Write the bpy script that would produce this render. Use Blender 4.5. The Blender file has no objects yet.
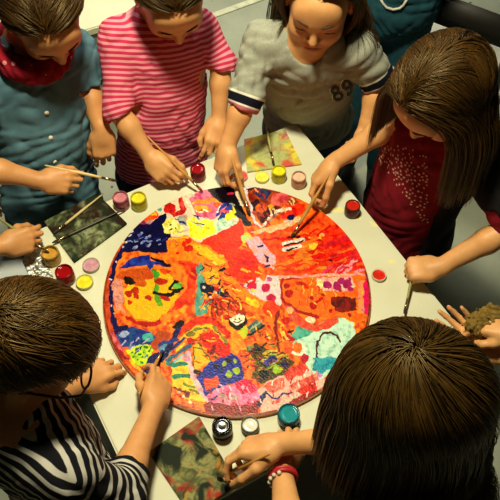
import bpy, bmesh, math, random
import numpy as np
from mathutils import Vector, Matrix
from mathutils.bvhtree import BVHTree
F32 = np.float32
SC = bpy.context.scene
COL = SC.collection
rng = np.random.default_rng(7)
A = lambda *v: np.array(v, dtype=np.float64)
def unit(v):
    v = np.asarray(v, float); return v/np.linalg.norm(v)

# ------------------------------------------------------------------ camera
ZT = 0.70                       # table top height
FPX = 760.0
EL = math.radians(56.0)
_c, _s = math.cos(EL), math.sin(EL)
CF = A(0, _c, -_s); CR = A(1, 0, 0); CU = A(0, _s, _c)
CAM = -(CF + CR*(237-250)/FPX + CU*(250-290)/FPX)*1.7 + A(0, 0, ZT+0.012)
def P(px, py, z):
    """point at height z seen at photo pixel (px,py)"""
    d = CF + CR*(px-250)/FPX + CU*(250-py)/FPX
    return CAM + d*((z-CAM[2])/d[2])
cd = bpy.data.cameras.new('camera'); co = bpy.data.objects.new('camera', cd); COL.objects.link(co)
cd.sensor_width = 36; cd.lens = 36*FPX/500; cd.clip_start = 0.05
co.location = CAM
co.rotation_euler = Matrix(((CR[0], CU[0], -CF[0]), (CR[1], CU[1], -CF[1]), (CR[2], CU[2], -CF[2]))).to_euler()
SC.camera = co

# ------------------------------------------------------------------ object helpers
def link(name, me, mat=None, parent=None, smooth=True):
    o = bpy.data.objects.new(name, me); COL.objects.link(o)
    if mat is not None:
        for m in (mat if isinstance(mat, (list, tuple)) else [mat]): me.materials.append(m)
    if smooth and len(me.polygons):
        me.polygons.foreach_set('use_smooth', np.ones(len(me.polygons), bool))
    if parent is not None: o.parent = parent
    return o
def root(name, loc, label, cat, group=None):
    o = bpy.data.objects.new(name, None); COL.objects.link(o); o.location = loc
    o.empty_display_size = .05
    return tag(o, label, cat, group)
def tag(o, label, cat, group=None):
    o['label'] = label; o['category'] = cat
    if group: o['group'] = group
    return o
def np_mesh(name, V, Fq, attrs=None, off=None):
    """mesh from arrays; Fq (n,3) or (n,4)"""
    V = np.asarray(V, dtype=np.float64)
    if off is not None: V = V - np.asarray(off)
    Fq = np.asarray(Fq, dtype=np.int32)
    me = bpy.data.meshes.new(name)
    n = Fq.shape[1]
    me.vertices.add(len(V)); me.vertices.foreach_set('co', V.astype(F32).ravel())
    me.loops.add(Fq.size); me.loops.foreach_set('vertex_index', Fq.ravel())
    me.polygons.add(len(Fq))
    me.polygons.foreach_set('loop_start', np.arange(0, Fq.size, n, dtype=np.int32))
    me.update(calc_edges=True); me.validate()
    for k, a in (attrs or {}).items():
        a = np.asarray(a, dtype=F32)
        if a.ndim == 1:
            at = me.attributes.new(k, 'FLOAT', 'POINT'); at.data.foreach_set('value', a)
        else:
            at = me.attributes.new(k, 'FLOAT_COLOR', 'POINT')
            at.data.foreach_set('color', np.concatenate([a, np.ones((len(a), 1), F32)], 1).ravel())
    return me
def bm_obj(name, bm, mat, parent=None, smooth=True, off=None):
    if off is not None: bmesh.ops.translate(bm, verts=bm.verts, vec=Vector([-x for x in off]))
    bmesh.ops.recalc_face_normals(bm, faces=bm.faces)
    me = bpy.data.meshes.new(name); bm.to_mesh(me); bm.free()
    return link(name, me, mat, parent, smooth)
def lathe(prof, seg=32, c=(0, 0, 0), bm=None, M=None):
    """prof: list of (r,z)"""
    bm = bm or bmesh.new(); rings = []
    M = M or Matrix.Identity(4)
    for r, z in prof:
        if r < 1e-6: rings.append([bm.verts.new(M @ Vector((c[0], c[1], c[2]+z)))])
        else: rings.append([bm.verts.new(M @ Vector((c[0]+r*math.cos(2*math.pi*i/seg), c[1]+r*math.sin(2*math.pi*i/seg), c[2]+z))) for i in range(seg)])
    for a, b in zip(rings, rings[1:]):
        for i in range(seg):
            j = (i+1) % seg
            f = [a[i % len(a)], a[j % len(a)], b[j % len(b)], b[i % len(b)]]
            f = list(dict.fromkeys(f))
            if len(f) > 2:
                try: bm.faces.new(f)
                except ValueError: pass
    return bm
def tube(pts, rad, seg=10, bm=None, caps=True, flat=1.0):
    """tube along pts with radius list"""
    bm = bm or bmesh.new(); pts = [Vector(p) for p in pts]
    if not hasattr(rad, '__len__'): rad = [rad]*len(pts)
    rings = []; ref = Vector((0, 0, 1))
    for i, p in enumerate(pts):
        t = (pts[min(i+1, len(pts)-1)]-pts[max(i-1, 0)]).normalized()
        if abs(t.dot(ref)) > .95: ref = Vector((1, 0, 0))
        a = t.cross(ref).normalized(); b = t.cross(a).normalized(); ref = -b if i else ref
        ref = b.cross(t) if False else ref
        rings.append([bm.verts.new(p+a*(rad[i]*math.cos(2*math.pi*k/seg))+b*(flat*rad[i]*math.sin(2*math.pi*k/seg))) for k in range(seg)])
    for r0, r1 in zip(rings, rings[1:]):
        for k in range(seg): bm.faces.new((r0[k], r0[(k+1) % seg], r1[(k+1) % seg], r1[k]))
    if caps:
        bm.faces.new(rings[0][::-1]); bm.faces.new(rings[-1])
    return bm
def box(c, size, bm=None, rot=0.0, bev=0.0):
    own = bmesh.new(); bmesh.ops.create_cube(own, size=1)
    bmesh.ops.scale(own, vec=Vector(size), verts=own.verts)
    if bev: bmesh.ops.bevel(own, geom=own.edges[:], offset=bev, segments=2, affect='EDGES')
    bmesh.ops.rotate(own, cent=(0, 0, 0), matrix=Matrix.Rotation(rot, 3, 'Z'), verts=own.verts)
    bmesh.ops.translate(own, vec=Vector(c), verts=own.verts)
    if bm is None: return own
    m = bpy.data.meshes.new('t'); own.to_mesh(m); own.free(); bm.from_mesh(m); bpy.data.meshes.remove(m)
    return bm

# ------------------------------------------------------------------ materials
def srgb(*c):
    return tuple((x/255/12.92 if x/255 <= .04045 else ((x/255+.055)/1.055)**2.4) for x in c)
class NT:
    def __init__(s, name):
        s.m = bpy.data.materials.new(name); s.m.use_nodes = True; s.t = s.m.node_tree; s.n = s.t.nodes
        s.b = s.n['Principled BSDF']
    def add(s, t, **kw):
        n = s.n.new(t)
        for k, v in kw.items(): setattr(n, k, v)
        return n
    def l(s, a, b): s.t.links.new(a, b)
    def attr(s, name): return s.add('ShaderNodeAttribute', attribute_name=name)
    def noise(s, scale, detail=3, rough=.55, vec=None, dist=0):
        n = s.add('ShaderNodeTexNoise'); n.inputs['Scale'].default_value = scale; n.inputs['Detail'].default_value = detail
        n.inputs['Roughness'].default_value = rough; n.inputs['Distortion'].default_value = dist
        if vec is None: vec = s.add('ShaderNodeTexCoord').outputs['Object']
        s.l(vec, n.inputs['Vector']); return n.outputs['Fac']
    def ramp(s, fac, stops, interp='LINEAR'):
        r = s.add('ShaderNodeValToRGB'); r.color_ramp.interpolation = interp
        e = r.color_ramp.elements
        while len(e) < len(stops): e.new(.5)
        for x, (p, c) in zip(e, stops): x.position = p; x.color = (*c, 1)
        s.l(fac, r.inputs['Fac']); return r.outputs['Color']
    def mix(s, fac, a, b, mode='MIX'):
        m = s.add('ShaderNodeMix', data_type='RGBA', blend_type=mode)
        for v, i in ((fac, 0), (a, 6), (b, 7)):
            if hasattr(v, 'is_linked') or hasattr(v, 'links'): s.l(v, m.inputs[i])
            else: m.inputs[i].default_value = v if i == 0 else (*v, 1)
        return m.outputs[2]
    def math(s, op, a, b=0.0):
        m = s.add('ShaderNodeMath', operation=op)
        for i, v in enumerate((a, b)):
            if hasattr(v, 'links'): s.l(v, m.inputs[i])
            else: m.inputs[i].default_value = v
        return m.outputs[0]
    def col(s, c):
        if hasattr(c, 'links'): s.l(c, s.b.inputs['Base Color'])
        else: s.b.inputs['Base Color'].default_value = (*c, 1)
    def set(s, **kw):
        for k, v in kw.items(): s.b.inputs[k.replace('_', ' ')].default_value = v
    def bump(s, h, strength=.3, dist=.002):
        b = s.add('ShaderNodeBump'); b.inputs['Strength'].default_value = strength; b.inputs['Distance'].default_value = dist
        s.l(h, b.inputs['Height']); s.l(b.outputs['Normal'], s.b.inputs['Normal'])
def plain(name, c, rough=.5, var=.12, scale=40, metal=0, bump=0, **kw):
    t = NT(name); f = t.noise(scale)
    d = tuple(x*(1-var*2) for x in c); u = tuple(min(1, x*(1+var)) for x in c)
    t.col(t.ramp(f, [(.3, d), (.7, u)])); t.set(Roughness=rough, Metallic=metal, **kw)
    if bump: t.bump(f, bump)
    return t.m
def fabric(name, c, var=.15, scale=60, weave=900, rough=.9, bump=.25):
    t = NT(name); f = t.noise(scale, 4); w = t.noise(weave, 2)
    d = tuple(x*(1-var*2) for x in c); u = tuple(min(1, x*(1+var)) for x in c)
    t.col(t.mix(.25, t.ramp(f, [(.3, d), (.7, u)]), t.ramp(w, [(.35, d), (.65, u)])))
    t.set(Roughness=rough, Specular_IOR_Level=.15); t.bump(w, bump, .001)
    return t.m

# ------------------------------------------------------------------ signed distance modelling
class SDF:
    def __init__(s): s.p = []
    def _a(s, kind, k, op, c, rad, u, **d):
        d.update(kind=kind, k=k, op=op, c=np.asarray(c, float), rad=rad, u=u); s.p.append(d); return s
    def cone(s, a, b, r1, r2, k=.01, op=0, u=None):
        a, b = np.asarray(a, float), np.asarray(b, float)
        return s._a('rc', k, op, (a+b)/2, np.linalg.norm(b-a)/2+max(r1, r2), u, a=a, b=b, r1=r1, r2=r2)
    def ball(s, c, r, k=.01, op=0, u=None): return s.cone(c, np.asarray(c)+A(0, 0, 1e-5), r, r, k, op, u)
    def ell(s, c, fr, rad, k=.01, op=0, u=None):
        return s._a('el', k, op, c, max(rad), u, fr=np.asarray(fr, float), r=np.asarray(rad, float))
    def rbox(s, c, fr, half, r, k=.01, op=0, u=None):
        return s._a('bx', k, op, c, np.linalg.norm(half)+r, u, fr=np.asarray(fr, float), h=np.asarray(half, float), r=r)
    def plane(s, c, n, R, k=.002):
        """cut away everything on the +n side inside radius R of c"""
        return s._a('pl', k, 1, c, R, None, n=unit(n), R=R)
    def d1(s, q, X):
        if q['kind'] == 'rc':
            ba = (q['b']-q['a']).astype(F32); pa = X-q['a'].astype(F32)
            h = np.clip(pa@ba/F32(ba@ba), 0, 1)
            return np.sqrt(((pa-h[:, None]*ba)**2).sum(1))-(q['r1']+(q['r2']-q['r1'])*h)
        if q['kind'] == 'pl':
            v = X-q['c'].astype(F32)
            return np.maximum(-(v@q['n'].astype(F32)), np.sqrt((v*v).sum(1))-q['R'])
        L = (X-q['c'].astype(F32))@q['fr'].T.astype(F32)
        if q['kind'] == 'el':
            r = q['r'].astype(F32); k0 = np.sqrt(((L/r)**2).sum(1)); k1 = np.sqrt(((L/r**2)**2).sum(1))+1e-9
            return np.where(k0 < .05, -r.min(), k0*(k0-1)/k1)
        g = np.abs(L)-q['h'].astype(F32)
        return np.sqrt((np.maximum(g, 0)**2).sum(1))+np.minimum(g.max(1), 0)-q['r']
    def ev(s, X, idx=None):
        D = np.full(len(X), 9., F32)
        for i in (range(len(s.p)) if idx is None else idx):
            q = s.p[i]; d = s.d1(q, X); k = q['k']
            if q['op'] == 0:
                h = np.maximum(k-np.abs(D-d), 0)/k; D = np.minimum(D, d)-h*h*k*.25
            else:
                d = -d; h = np.maximum(k-np.abs(D-d), 0)/k; D = np.maximum(D, d)+h*h*k*.25
        return D
    def mesh(s, h, disp=None, B=12, cut=None):
        pc = np.array([q['c'] for q in s.p]); pr = np.array([q['rad'] for q in s.p]); ad = np.array([q['op'] == 0 for q in s.p])
        lo = (pc-pr[:, None])[ad].min(0)-.015; hi = (pc+pr[:, None])[ad].max(0)+.015
        nb = np.ceil((hi-lo)/(h*B)).astype(int); W = h*B
        N = nb*B+1; G = np.full(N, 1., F32)
        ii = np.stack(np.meshgrid(*[np.arange(n) for n in nb], indexing='ij'), -1).reshape(-1, 3)
        ctr = lo+(ii+.5)*W
        R = W*.5*math.sqrt(3)
        cdst = np.full(len(ctr), 9., F32)
        for a in range(0, len(ctr), 20000): cdst[a:a+20000] = s.ev(ctr[a:a+20000].astype(F32))
        loc = np.stack(np.meshgrid(*[np.arange(B+1)]*3, indexing='ij'), -1).reshape(-1, 3)
        for b in range(len(ii)):
            i, j, k = ii[b]*B
            if abs(cdst[b]) > R*1.7+.02:
                if cdst[b] < 0: G[i:i+B+1, j:j+B+1, k:k+B+1] = -1
                continue
        for b in range(len(ii)):
            if abs(cdst[b]) > R*1.7+.02: continue
            i, j, k = ii[b]*B
            idx = np.nonzero(np.linalg.norm(pc-ctr[b], axis=1)-pr < R+.03)[0]
            X = (lo+(loc+ii[b]*B)*h).astype(F32)
            d = s.ev(X, idx)
            if disp is not None: d = d+disp(X)
            G[i:i+B+1, j:j+B+1, k:k+B+1] = d.reshape(B+1, B+1, B+1)
        return nets(G, lo, h)
def nets(G, lo, h):
    S = G < 0
    c = np.zeros(np.array(G.shape)-1, np.int8)
    sl = [slice(None, -1), slice(1, None)]
    for x in (0, 1):
        for y in (0, 1):
            for z in (0, 1): c += S[sl[x], sl[y], sl[z]]
    act = np.argwhere((c > 0) & (c < 8))
    idx = np.full(c.shape, -1, np.int32); idx[tuple(act.T)] = np.arange(len(act))
    acc = np.zeros((len(act), 3)); cnt = np.zeros(len(act))
    for ax in range(3):
        o = [a for a in range(3) if a != ax]
        for u in (0, 1):
            for v in (0, 1):
                p0 = act.copy(); p0[:, o[0]] += u; p0[:, o[1]] += v
                p1 = p0.copy(); p1[:, ax] += 1
                a = G[tuple(p0.T)].astype(float); b = G[tuple(p1.T)].astype(float)
                m = (a < 0) != (b < 0)
                t = np.zeros(len(a)); t[m] = a[m]/(a[m]-b[m])
                pt = p0.astype(float); pt[:, ax] += t
                acc[m] += pt[m]; cnt[m] += 1
    V = lo+h*acc/np.maximum(cnt, 1)[:, None]
    Q = []
    for ax in range(3):
        o1, o2 = (ax+1) % 3, (ax+2) % 3
        s0 = [slice(None)]*3; s1 = [slice(None)]*3
        s0[ax] = slice(None, -1); s1[ax] = slice(1, None)
        D = S[tuple(s0)] != S[tuple(s1)]
        e = np.argwhere(D)
        e = e[(e[:, o1] > 0) & (e[:, o2] > 0) & (e[:, o1] < G.shape[o1]-1) & (e[:, o2] < G.shape[o2]-1)]
        def cell(d1, d2):
            q = e.copy(); q[:, o1] -= d1; q[:, o2] -= d2; return idx[tuple(q.T)]
        f = np.stack([cell(1, 1), cell(0, 1), cell(0, 0), cell(1, 0)], 1)
        ins = S[tuple(e.T)]
        f[~ins] = f[~ins][:, ::-1]
        Q.append(f[(f >= 0).all(1)])
    return V, np.concatenate(Q)
def waves(seed, n, wl, amp, ridged=False):
    """soft irregular folds: warped waves, each fading in and out"""
    r = np.random.default_rng(seed); K = r.normal(size=(n, 3)); K /= np.linalg.norm(K, axis=1)[:, None]
    K = (K*(2*np.pi/(wl*r.uniform(.7, 1.8, n)))[:, None]).astype(F32); ph = r.uniform(0, 6.28, n).astype(F32)
    K2 = (r.normal(size=(n, 3))*(1.6/wl)).astype(F32); K3 = (r.normal(size=(n, 3))*(1.3/wl)).astype(F32)
    def f(X):
        w = np.sin(X@K3.T+ph*2)*1.7
        y = np.sin(X@K.T+ph+w)
        if ridged: y = 1-2*np.abs(y)**.8
        y = y*np.clip(.2+np.sin(X@K2.T+ph*3), 0, 1)
        return (amp*1.5*y.sum(1)/math.sqrt(n)).astype(F32)
    return f
# ------------------------------------------------------------------ people kit
def frame(az, pitch=0.0, roll=0.0):
    """rows R,F,U ; az heading in degrees, pitch>0 looks down, roll>0 tips to own right"""
    a = math.radians(az); p = math.radians(pitch); r = math.radians(roll)
    F = A(math.cos(a)*math.cos(p), math.sin(a)*math.cos(p), -math.sin(p))
    R = A(math.sin(a), -math.cos(a), 0); U = np.cross(R, F)
    R, U = R*math.cos(r)-U*math.sin(r), U*math.cos(r)+R*math.sin(r)
    return np.stack([R, F, U])
def add_head(S, c, fr, s, neck, ears=True, mouth=0):
    g = lambda x, y, z: c+s*(x*fr[0]+y*fr[1]+z*fr[2])
    S.ell(g(0, -.012, .022), fr, A(.072, .090, .082)*s, .01)
    S.ell(g(0, .028, -.026), fr, A(.057, .056, .070)*s, .03)
    S.cone(g(.044, .002, -.058), g(.010, .062, -.082), .022*s, .016*s, .025)
    S.cone(g(-.044, .002, -.058), g(-.010, .062, -.082), .022*s, .016*s, .025)
    for x in (-1, 1):
        S.ball(g(x*.034, .054, -.036), .027*s, .02)
        S.cone(g(x*.040, .064, .017), g(x*.012, .078, .013), .010*s, .010*s, .018)
    S.ell(g(0, .060, .035), fr, A(.05, .026, .036)*s, .02)
    for x in (-1, 1): S.ball(g(x*.032, .095, -.004), .0155*s, .014, op=1)
    S.cone(g(0, .082, .006), g(0, .0985, -.027), .0065*s, .0098*s, .010)
    for x in (-1, 1): S.ball(g(x*.0095, .089, -.031), .0072*s, .006)
    S.cone(g(.016, .0800, -.058), g(-.016, .0800, -.058), .0064*s, .0062*s, .006)
    S.ball(g(0, .085, -.057), .0066*s, .006)
    S.cone(g(.011, .0815, -.0695), g(-.011, .0815, -.0695), .0076*s, .0076*s, .006)
    S.cone(g(.019, .088, -.0635), g(-.019, .088, -.0635), .0026*s, .0026*s, .003, op=1)
    for x in (-1, 1):     # lowered upper lids
        S.ball(g(x*.032, .0695, -.003), .0128*s, .004)
    if ears:
        for x in (-1, 1):
            e = np.stack([fr[0], fr[1], fr[2]])
            S.ell(g(x*.076, -.006, -.010), e, A(.009, .019, .030)*s, .006)
            S.ell(g(x*.086, -.002, -.008), e, A(.008, .010, .018)*s, .005, op=1)
    S.cone(g(0, -.028, -.055), neck, .043*s, .047*s, .03)
def lip_attr(V, c, fr, s):
    L = (V-c)@fr.T/s
    d = np.sqrt((L[:, 0]/.022)**2+((L[:, 1]-.083)/.016)**2+((L[:, 2]+.0635)/.0125)**2)
    line = np.clip(1-np.abs(L[:, 2]+.0637)/.0024, 0, 1)*(np.abs(L[:, 0]) < .019)*(L[:, 1] > .06)
    return np.clip(2.2-1.9*d, 0, 1)+line
FING = [((.068, .0235, 0), (.033, .020, .017), .0072), ((.071, .0078, .002), (.037, .022, .018), .0074),
        ((.068, -.0085, .001), (.034, .021, .017), .0070), ((.061, -.0235, -.003), (.027, .016, .015), .0062)]
POSES = {
    'pinch': dict(c=[(30, 46, 22), (38, 54, 30), (48, 62, 34), (54, 66, 38)], sp=(4, 0, -4, -9), th='pinch'),
    'pen': dict(c=[(22, 42, 24), (32, 50, 30), (44, 60, 34), (52, 64, 38)], sp=(4, 0, -4, -8), th='pinch'),
    'fist': dict(c=[(74, 92, 55), (78, 95, 58), (80, 96, 60), (82, 96, 60)], sp=(2, 0, -2, -4), th='fist'),
    'relax': dict(c=[(22, 34, 18), (30, 40, 24), (36, 46, 28), (40, 48, 30)], sp=(6, 1, -4, -9), th='side'),
    'down': dict(c=[(34, 26, 12), (44, 44, 26), (52, 56, 34), (56, 58, 36)], sp=(8, 1, -4, -10), th='side'),
    'open': dict(c=[(8, 14, 8), (10, 16, 10), (14, 18, 12), (16, 20, 14)], sp=(7, 1, -5, -13), th='open'),
}
def add_hand(S, w, d, dorsal, side, pose, s=.92):
    """w wrist, d finger direction, dorsal back-of-hand normal, side 'R'/'L'. returns dict of points"""
    if POSES[pose]['th'] == 'pinch':        # brush grip: hand rolled onto its little-finger side
        dorsal = .72*A(0, 0, 1)+.62*np.cross(unit(d), A(0, 0, 1))*(1 if side == 'R' else -1)
    x = unit(d); z = unit(dorsal-x*(dorsal@x)); y = np.cross(z, x)*(1 if side == 'R' else -1)
    g = lambda v: w+s*(v[0]*x+v[1]*y+v[2]*z)
    fr = np.stack([x, y, z]); ps = POSES[pose]
    S.cone(g((-.012, 0, 0)), g((.022, 0, 0)), .019*s, .020*s, .012)
    S.rbox(g((.042, 0, -.002)), fr, A(.020, .0235, .0025)*s, .0095*s, .022)
    for mm, _, r in FING: S.cone(g((.018, mm[1]*.55, .002)), g(A(*mm)+A(0, 0, .0005)), .0085*s, r*s*1.02, .008)
    S.ell(g((.026, .020, -.009)), fr, A(.026, .014, .013)*s, .012)
    S.ell(g((.030, -.019, -.007)), fr, A(.026, .012, .012)*s, .012)
    out = {'x': x, 'y': y, 'z': z, 'g': g, 'nails': []}
    tips = []
    for i, (m, L, r) in enumerate(FING):
        sp = math.radians(ps['sp'][i]); p = A(*m); ang = 0
        fd = A(math.cos(sp), math.sin(sp), 0)
        for j, (l, cu) in enumerate(zip(L, ps['c'][i])):
            ang += math.radians(cu)
            q = p+l*(fd*math.cos(ang)+A(0, 0, -math.sin(ang)))
            S.cone(g(p), g(q), r*s*(1-.06*j), r*s*(.93-.07*j), .0028 if j else .006)
            p0, p = p, q
        tips.append(p)
        nn = fd*math.sin(ang)+A(0, 0, math.cos(ang))
        out['nails'].append((g(p+nn*r*.62-unit(p-p0)*.001), unit(g(p)-g(p0)), unit(g(p+nn)-g(p)), r*s))
    b = A(.016, .020, -.010)
    if ps['th'] == 'pinch':
        t = tips[0]*.6+tips[1]*.4+A(-.004, .004, -.011); m1 = A(.046, .037, -.026)
    elif ps['th'] == 'fist':
        t = A(.066, .006, -.046); m1 = A(.048, .037, -.026)
    elif ps['th'] == 'side':
        t = A(.080, .036, -.030); m1 = A(.042, .038, -.016)
    else:
        t = A(.070, .066, -.012); m1 = A(.040, .044, -.012)
    m2 = m1*.45+t*.55+unit(A(.2, .8, .1))*.006
    S.cone(g(b), g(m1), .0125*s, .0105*s, .010)
    S.cone(g(m1), g(m2), .0098*s, .0088*s, .005); S.cone(g(m2), g(t), .0086*s, .0074*s, .005)
    nn = unit(np.cross(np.cross(t-m2, A(0, -1, .2)), t-m2))*-1
    out['pinch'] = g((t+tips[0]*.6+tips[1]*.4)/2 if ps['th'] == 'pinch' else (t+tips[0])/2)
    out['web'] = g(A(.034, .038, -.004)); out['fistc'] = g(A(.062, 0, -.024))
    return out
def ik(S, W, l1, l2, pole):
    v = W-S; L = np.linalg.norm(v)
    if L > .985*(l1+l2): k = L/(.985*(l1+l2)); l1 *= k; l2 *= k
    a = (l1*l1-l2*l2+L*L)/(2*L); h = math.sqrt(max(l1*l1-a*a, 0))
    n = pole-S; n = n-v*(n@v)/(L*L); n = unit(n)
    return S+v/L*a+n*h
def add_arm(S, Sh, E, W, s=1.0):
    S.cone(Sh, E, .036*s, .029*s, .02)
    M = E+(W-E)*.35
    S.cone(E, M, .0285*s, .029*s, .012); S.cone(M, W, .029*s, .0195*s, .012)

# ---- hair: thousands of fine tapered locks grown over the head
def allowed(n, low=-.6, line=1.0, tmpl=0.0):
    return (n[:, 2] > line*n[:, 1]-.03+tmpl*np.abs(n[:, 0])) & (n[:, 2] > low)
HR = A(.072, .090, .082); HC = A(0, -.012, .022)
def hair(name, c, fr, s, N, flow, length, mat, parent, off, thick=.010, rad=.0010, low=-.6, line=1.0, tmpl=0.0, seed=1,
         steps=20, grav=.5, coll=(), wob=.10, lenfn=None, cap=True, clump=40, lift=1.0, glue=0.0):
    r = np.random.default_rng(seed)
    n = r.normal(size=(N*4, 3)); n /= np.linalg.norm(n, axis=1)[:, None]
    n = n[allowed(n, low, line, tmpl)][:N]; N = len(n)
    lay = r.uniform(.1, 1, N)
    # clumps share layer and wobble
    seeds = n[r.choice(N, max(8, N//clump), replace=False)]
    cl = np.argmax(n@seeds.T, axis=1)
    clay = r.uniform(.25, 1, len(seeds)); lay = .72*lay+.28*clay[cl]
    cw = r.normal(size=(len(seeds), 3))[cl]*wob+r.normal(size=(N, 3))*wob*.45
    Rr = HR[None]*s+(.003+thick*lay[:, None])*1.0
    p = n*Rr                                        # local (R,F,U), metres, centred on HC
    g = np.array([fr[0] @ A(0, 0, -1), fr[1] @ A(0, 0, -1), fr[2] @ A(0, 0, -1)])
    L = length*r.uniform(.86, 1.06, N)
    if lenfn is not None: L = L*lenfn(n)
    st = (L/steps)[:, None]
    # loosening: the strand must point outwards a bit at the root, then lies on the surface
    pts = [p.copy()]; prev = None
    colw = [(((np.asarray(q)-c)@fr.T)-HC*s, rr) for q, rr in coll]
    for i in range(steps):
        nn = p/Rr; e = np.sqrt((nn**2).sum(1)); nrm = p/Rr**2; nrm /= np.linalg.norm(nrm, axis=1)[:, None]
        t = flow(p/s, n)+cw
        t /= np.linalg.norm(t, axis=1)[:, None]+1e-9
        w = np.clip(grav*(i/steps)*2.2, 0, 1)*np.ones(N)
        hang = np.clip((g[None]*nrm).sum(1)*1.0+.35, 0, 1)    # where the surface already faces down, fall freely
        w = np.clip(w+hang*grav, 0, .97)[:, None]
        t = t*(1-w)+g[None]*w
        dn = (t*nrm).sum(1, keepdims=True)
        t = np.where((e[:, None] < 1.06), t-nrm*np.minimum(dn, 0)-nrm*np.maximum(dn, 0)*(1-lift), t)
        if prev is not None: t = .5*t/(np.linalg.norm(t, axis=1)[:, None]+1e-9)+.5*prev
        t /= np.linalg.norm(t, axis=1)[:, None]+1e-9; prev = t
        p = p+t*st
        e = np.sqrt(((p/Rr)**2).sum(1))[:, None]
        p = np.where(e < 1, p/np.maximum(e, 1e-6), p)
        gl = np.clip(.75-1.6*np.clip((g[None]*nrm).sum(1)+.15, 0, 1), glue, 1)[:, None]
        p = np.where((e > 1) & (e < 1.5), p*(1-gl)+p/e*gl, p)
        for q, rr in colw:
            v = p-q; d = np.linalg.norm(v, axis=1)[:, None]
            k = rr+.012*lay[:, None]
            p = np.where(d < k, q+v/np.maximum(d, 1e-6)*k, p)
        pts.append(p.copy())
    Pp = np.stack(pts, 1)+HC*s
    W3 = c+Pp@fr
    T = np.gradient(W3, axis=1); T /= np.linalg.norm(T, axis=2)[:, :, None]+1e-9
    up = np.broadcast_to(unit(A(.31, .17, .93)), T.shape)
    a = np.cross(T, up); a /= np.linalg.norm(a, axis=2)[:, :, None]+1e-9; b = np.cross(T, a)
    tt = np.linspace(0, 1, steps+1)
    rr = (rad*r.uniform(.6, 1.25, N))[:, None]*(1-.75*tt[None]**2)
    M = steps+1; seg = 3
    V = np.zeros((N, M, seg, 3)); ph = r.uniform(0, 6.28, N)
    for k in range(seg):
        an = ph+2*np.pi*k/seg
        V[:, :, k] = W3+a*(rr*np.cos(an)[:, None])[..., None]+b*(rr*np.sin(an)[:, None])[..., None]
    base = (np.arange(N)*M*seg)[:, None, None]+(np.arange(M-1)*seg)[None, :, None]
    k0 = np.arange(seg)[None, None]; k1 = (k0+1) % seg
    Q = np.stack([base+k0, base+k1, base+k1+seg, base+k0+seg], -1).reshape(-1, 4)
    V = V.reshape(-1, 3)
    at = np.repeat(.55*r.uniform(0, 1, N)+.45*r.uniform(0, 1, len(seeds))[cl], M*seg)
    if cap:                                          # scalp under the locks
        nu, nv = 64, 40
        th = np.linspace(0, np.pi, nv); ph2 = np.linspace(0, 2*np.pi, nu, endpoint=False)
        d = np.stack([np.sin(th)[:, None]*np.cos(ph2), np.sin(th)[:, None]*np.sin(ph2), np.cos(th)[:, None]*np.ones(nu)], -1)
        ok = allowed(d.reshape(-1, 3), low, line, tmpl).reshape(nv, nu)
        cv = c+(d.reshape(-1, 3)*(HR*s+.0035)+HC*s)@fr
        fq = []
        for i in range(nv-1):
            for j in range(nu):
                k = (j+1) % nu
                if ok[i, j] and ok[i+1, j] and ok[i, k] and ok[i+1, k]: fq.append((i*nu+j, (i+1)*nu+j, (i+1)*nu+k, i*nu+k))
        Q = np.concatenate([Q, np.array(fq)+len(V)]); V = np.concatenate([V, cv]); at = np.concatenate([at, np.full(len(cv), .3)])
    return link(name, np_mesh(name, V, Q, {'rnd': at}, off), mat, parent)
def flow_whorl(wd):
    wd = unit(wd)
    def f(p, n):
        q = p/np.linalg.norm(p, axis=1)[:, None]
        t = q-wd[None]*1.0
        sw = np.cross(np.broadcast_to(wd, q.shape), q)*.35
        return t+sw
    return f
def flow_part(x0=0.0, back=.25, spread=1.0):
    """combed away from a parting along local F at offset x0"""
    def f(p, n):
        sd = np.sign(n[:, 0]-x0+.05*np.sin(n[:, 1]*37+n[:, 2]*91+n[:,0]*501))
        w = np.clip(np.abs(n[:, 0]-x0)*4.5, .12, 1)
        t = np.stack([sd*spread*w, -(back*w+.55*(1-w)), -.25*w], 1)
        return t
    return f
def flow_to(target, sidew=0.0):
    tg = np.asarray(target, float)
    def f(p, n):
        t = tg-p; return t/np.linalg.norm(t, axis=1)[:, None]
    return f
# ------------------------------------------------------------------ people materials
def skin_mat(name, c, lip):
    t = NT(name); f = t.noise(28, 4); f2 = t.noise(160, 2)
    base = t.ramp(f, [(.3, tuple(x*.86 for x in c)), (.7, tuple(min(1, x*1.08) for x in c))])
    base = t.mix(t.math('MULTIPLY', f2, .25), base, (c[0]*.95, c[1]*.72, c[2]*.65))
    la = t.attr('lip').outputs['Fac']; base = t.mix(t.math('MULTIPLY', t.math('MINIMUM', la, 1.0), .7), base, lip)
    base = t.mix(t.math('MULTIPLY', t.math('MAXIMUM', t.math('SUBTRACT', la, 1.0), 0.0), .8), base, (.05, .012, .010))
    t.col(base); t.set(Roughness=.48, Subsurface_Weight=.12, Subsurface_Scale=.006, Specular_IOR_Level=.35)
    t.b.inputs['Subsurface Radius'].default_value = (1, .35, .2)
    t.bump(f2, .12, .0006); return t.m
def hair_mat(name, d, l):
    t = NT(name); a = t.attr('rnd').outputs['Fac']
    t.col(t.ramp(a, [(.1, d), (.9, l)])); t.set(Roughness=.42, Specular_IOR_Level=.65); t.b.inputs['Specular Tint'].default_value = (1, .78, .42, 1); return t.m
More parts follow.
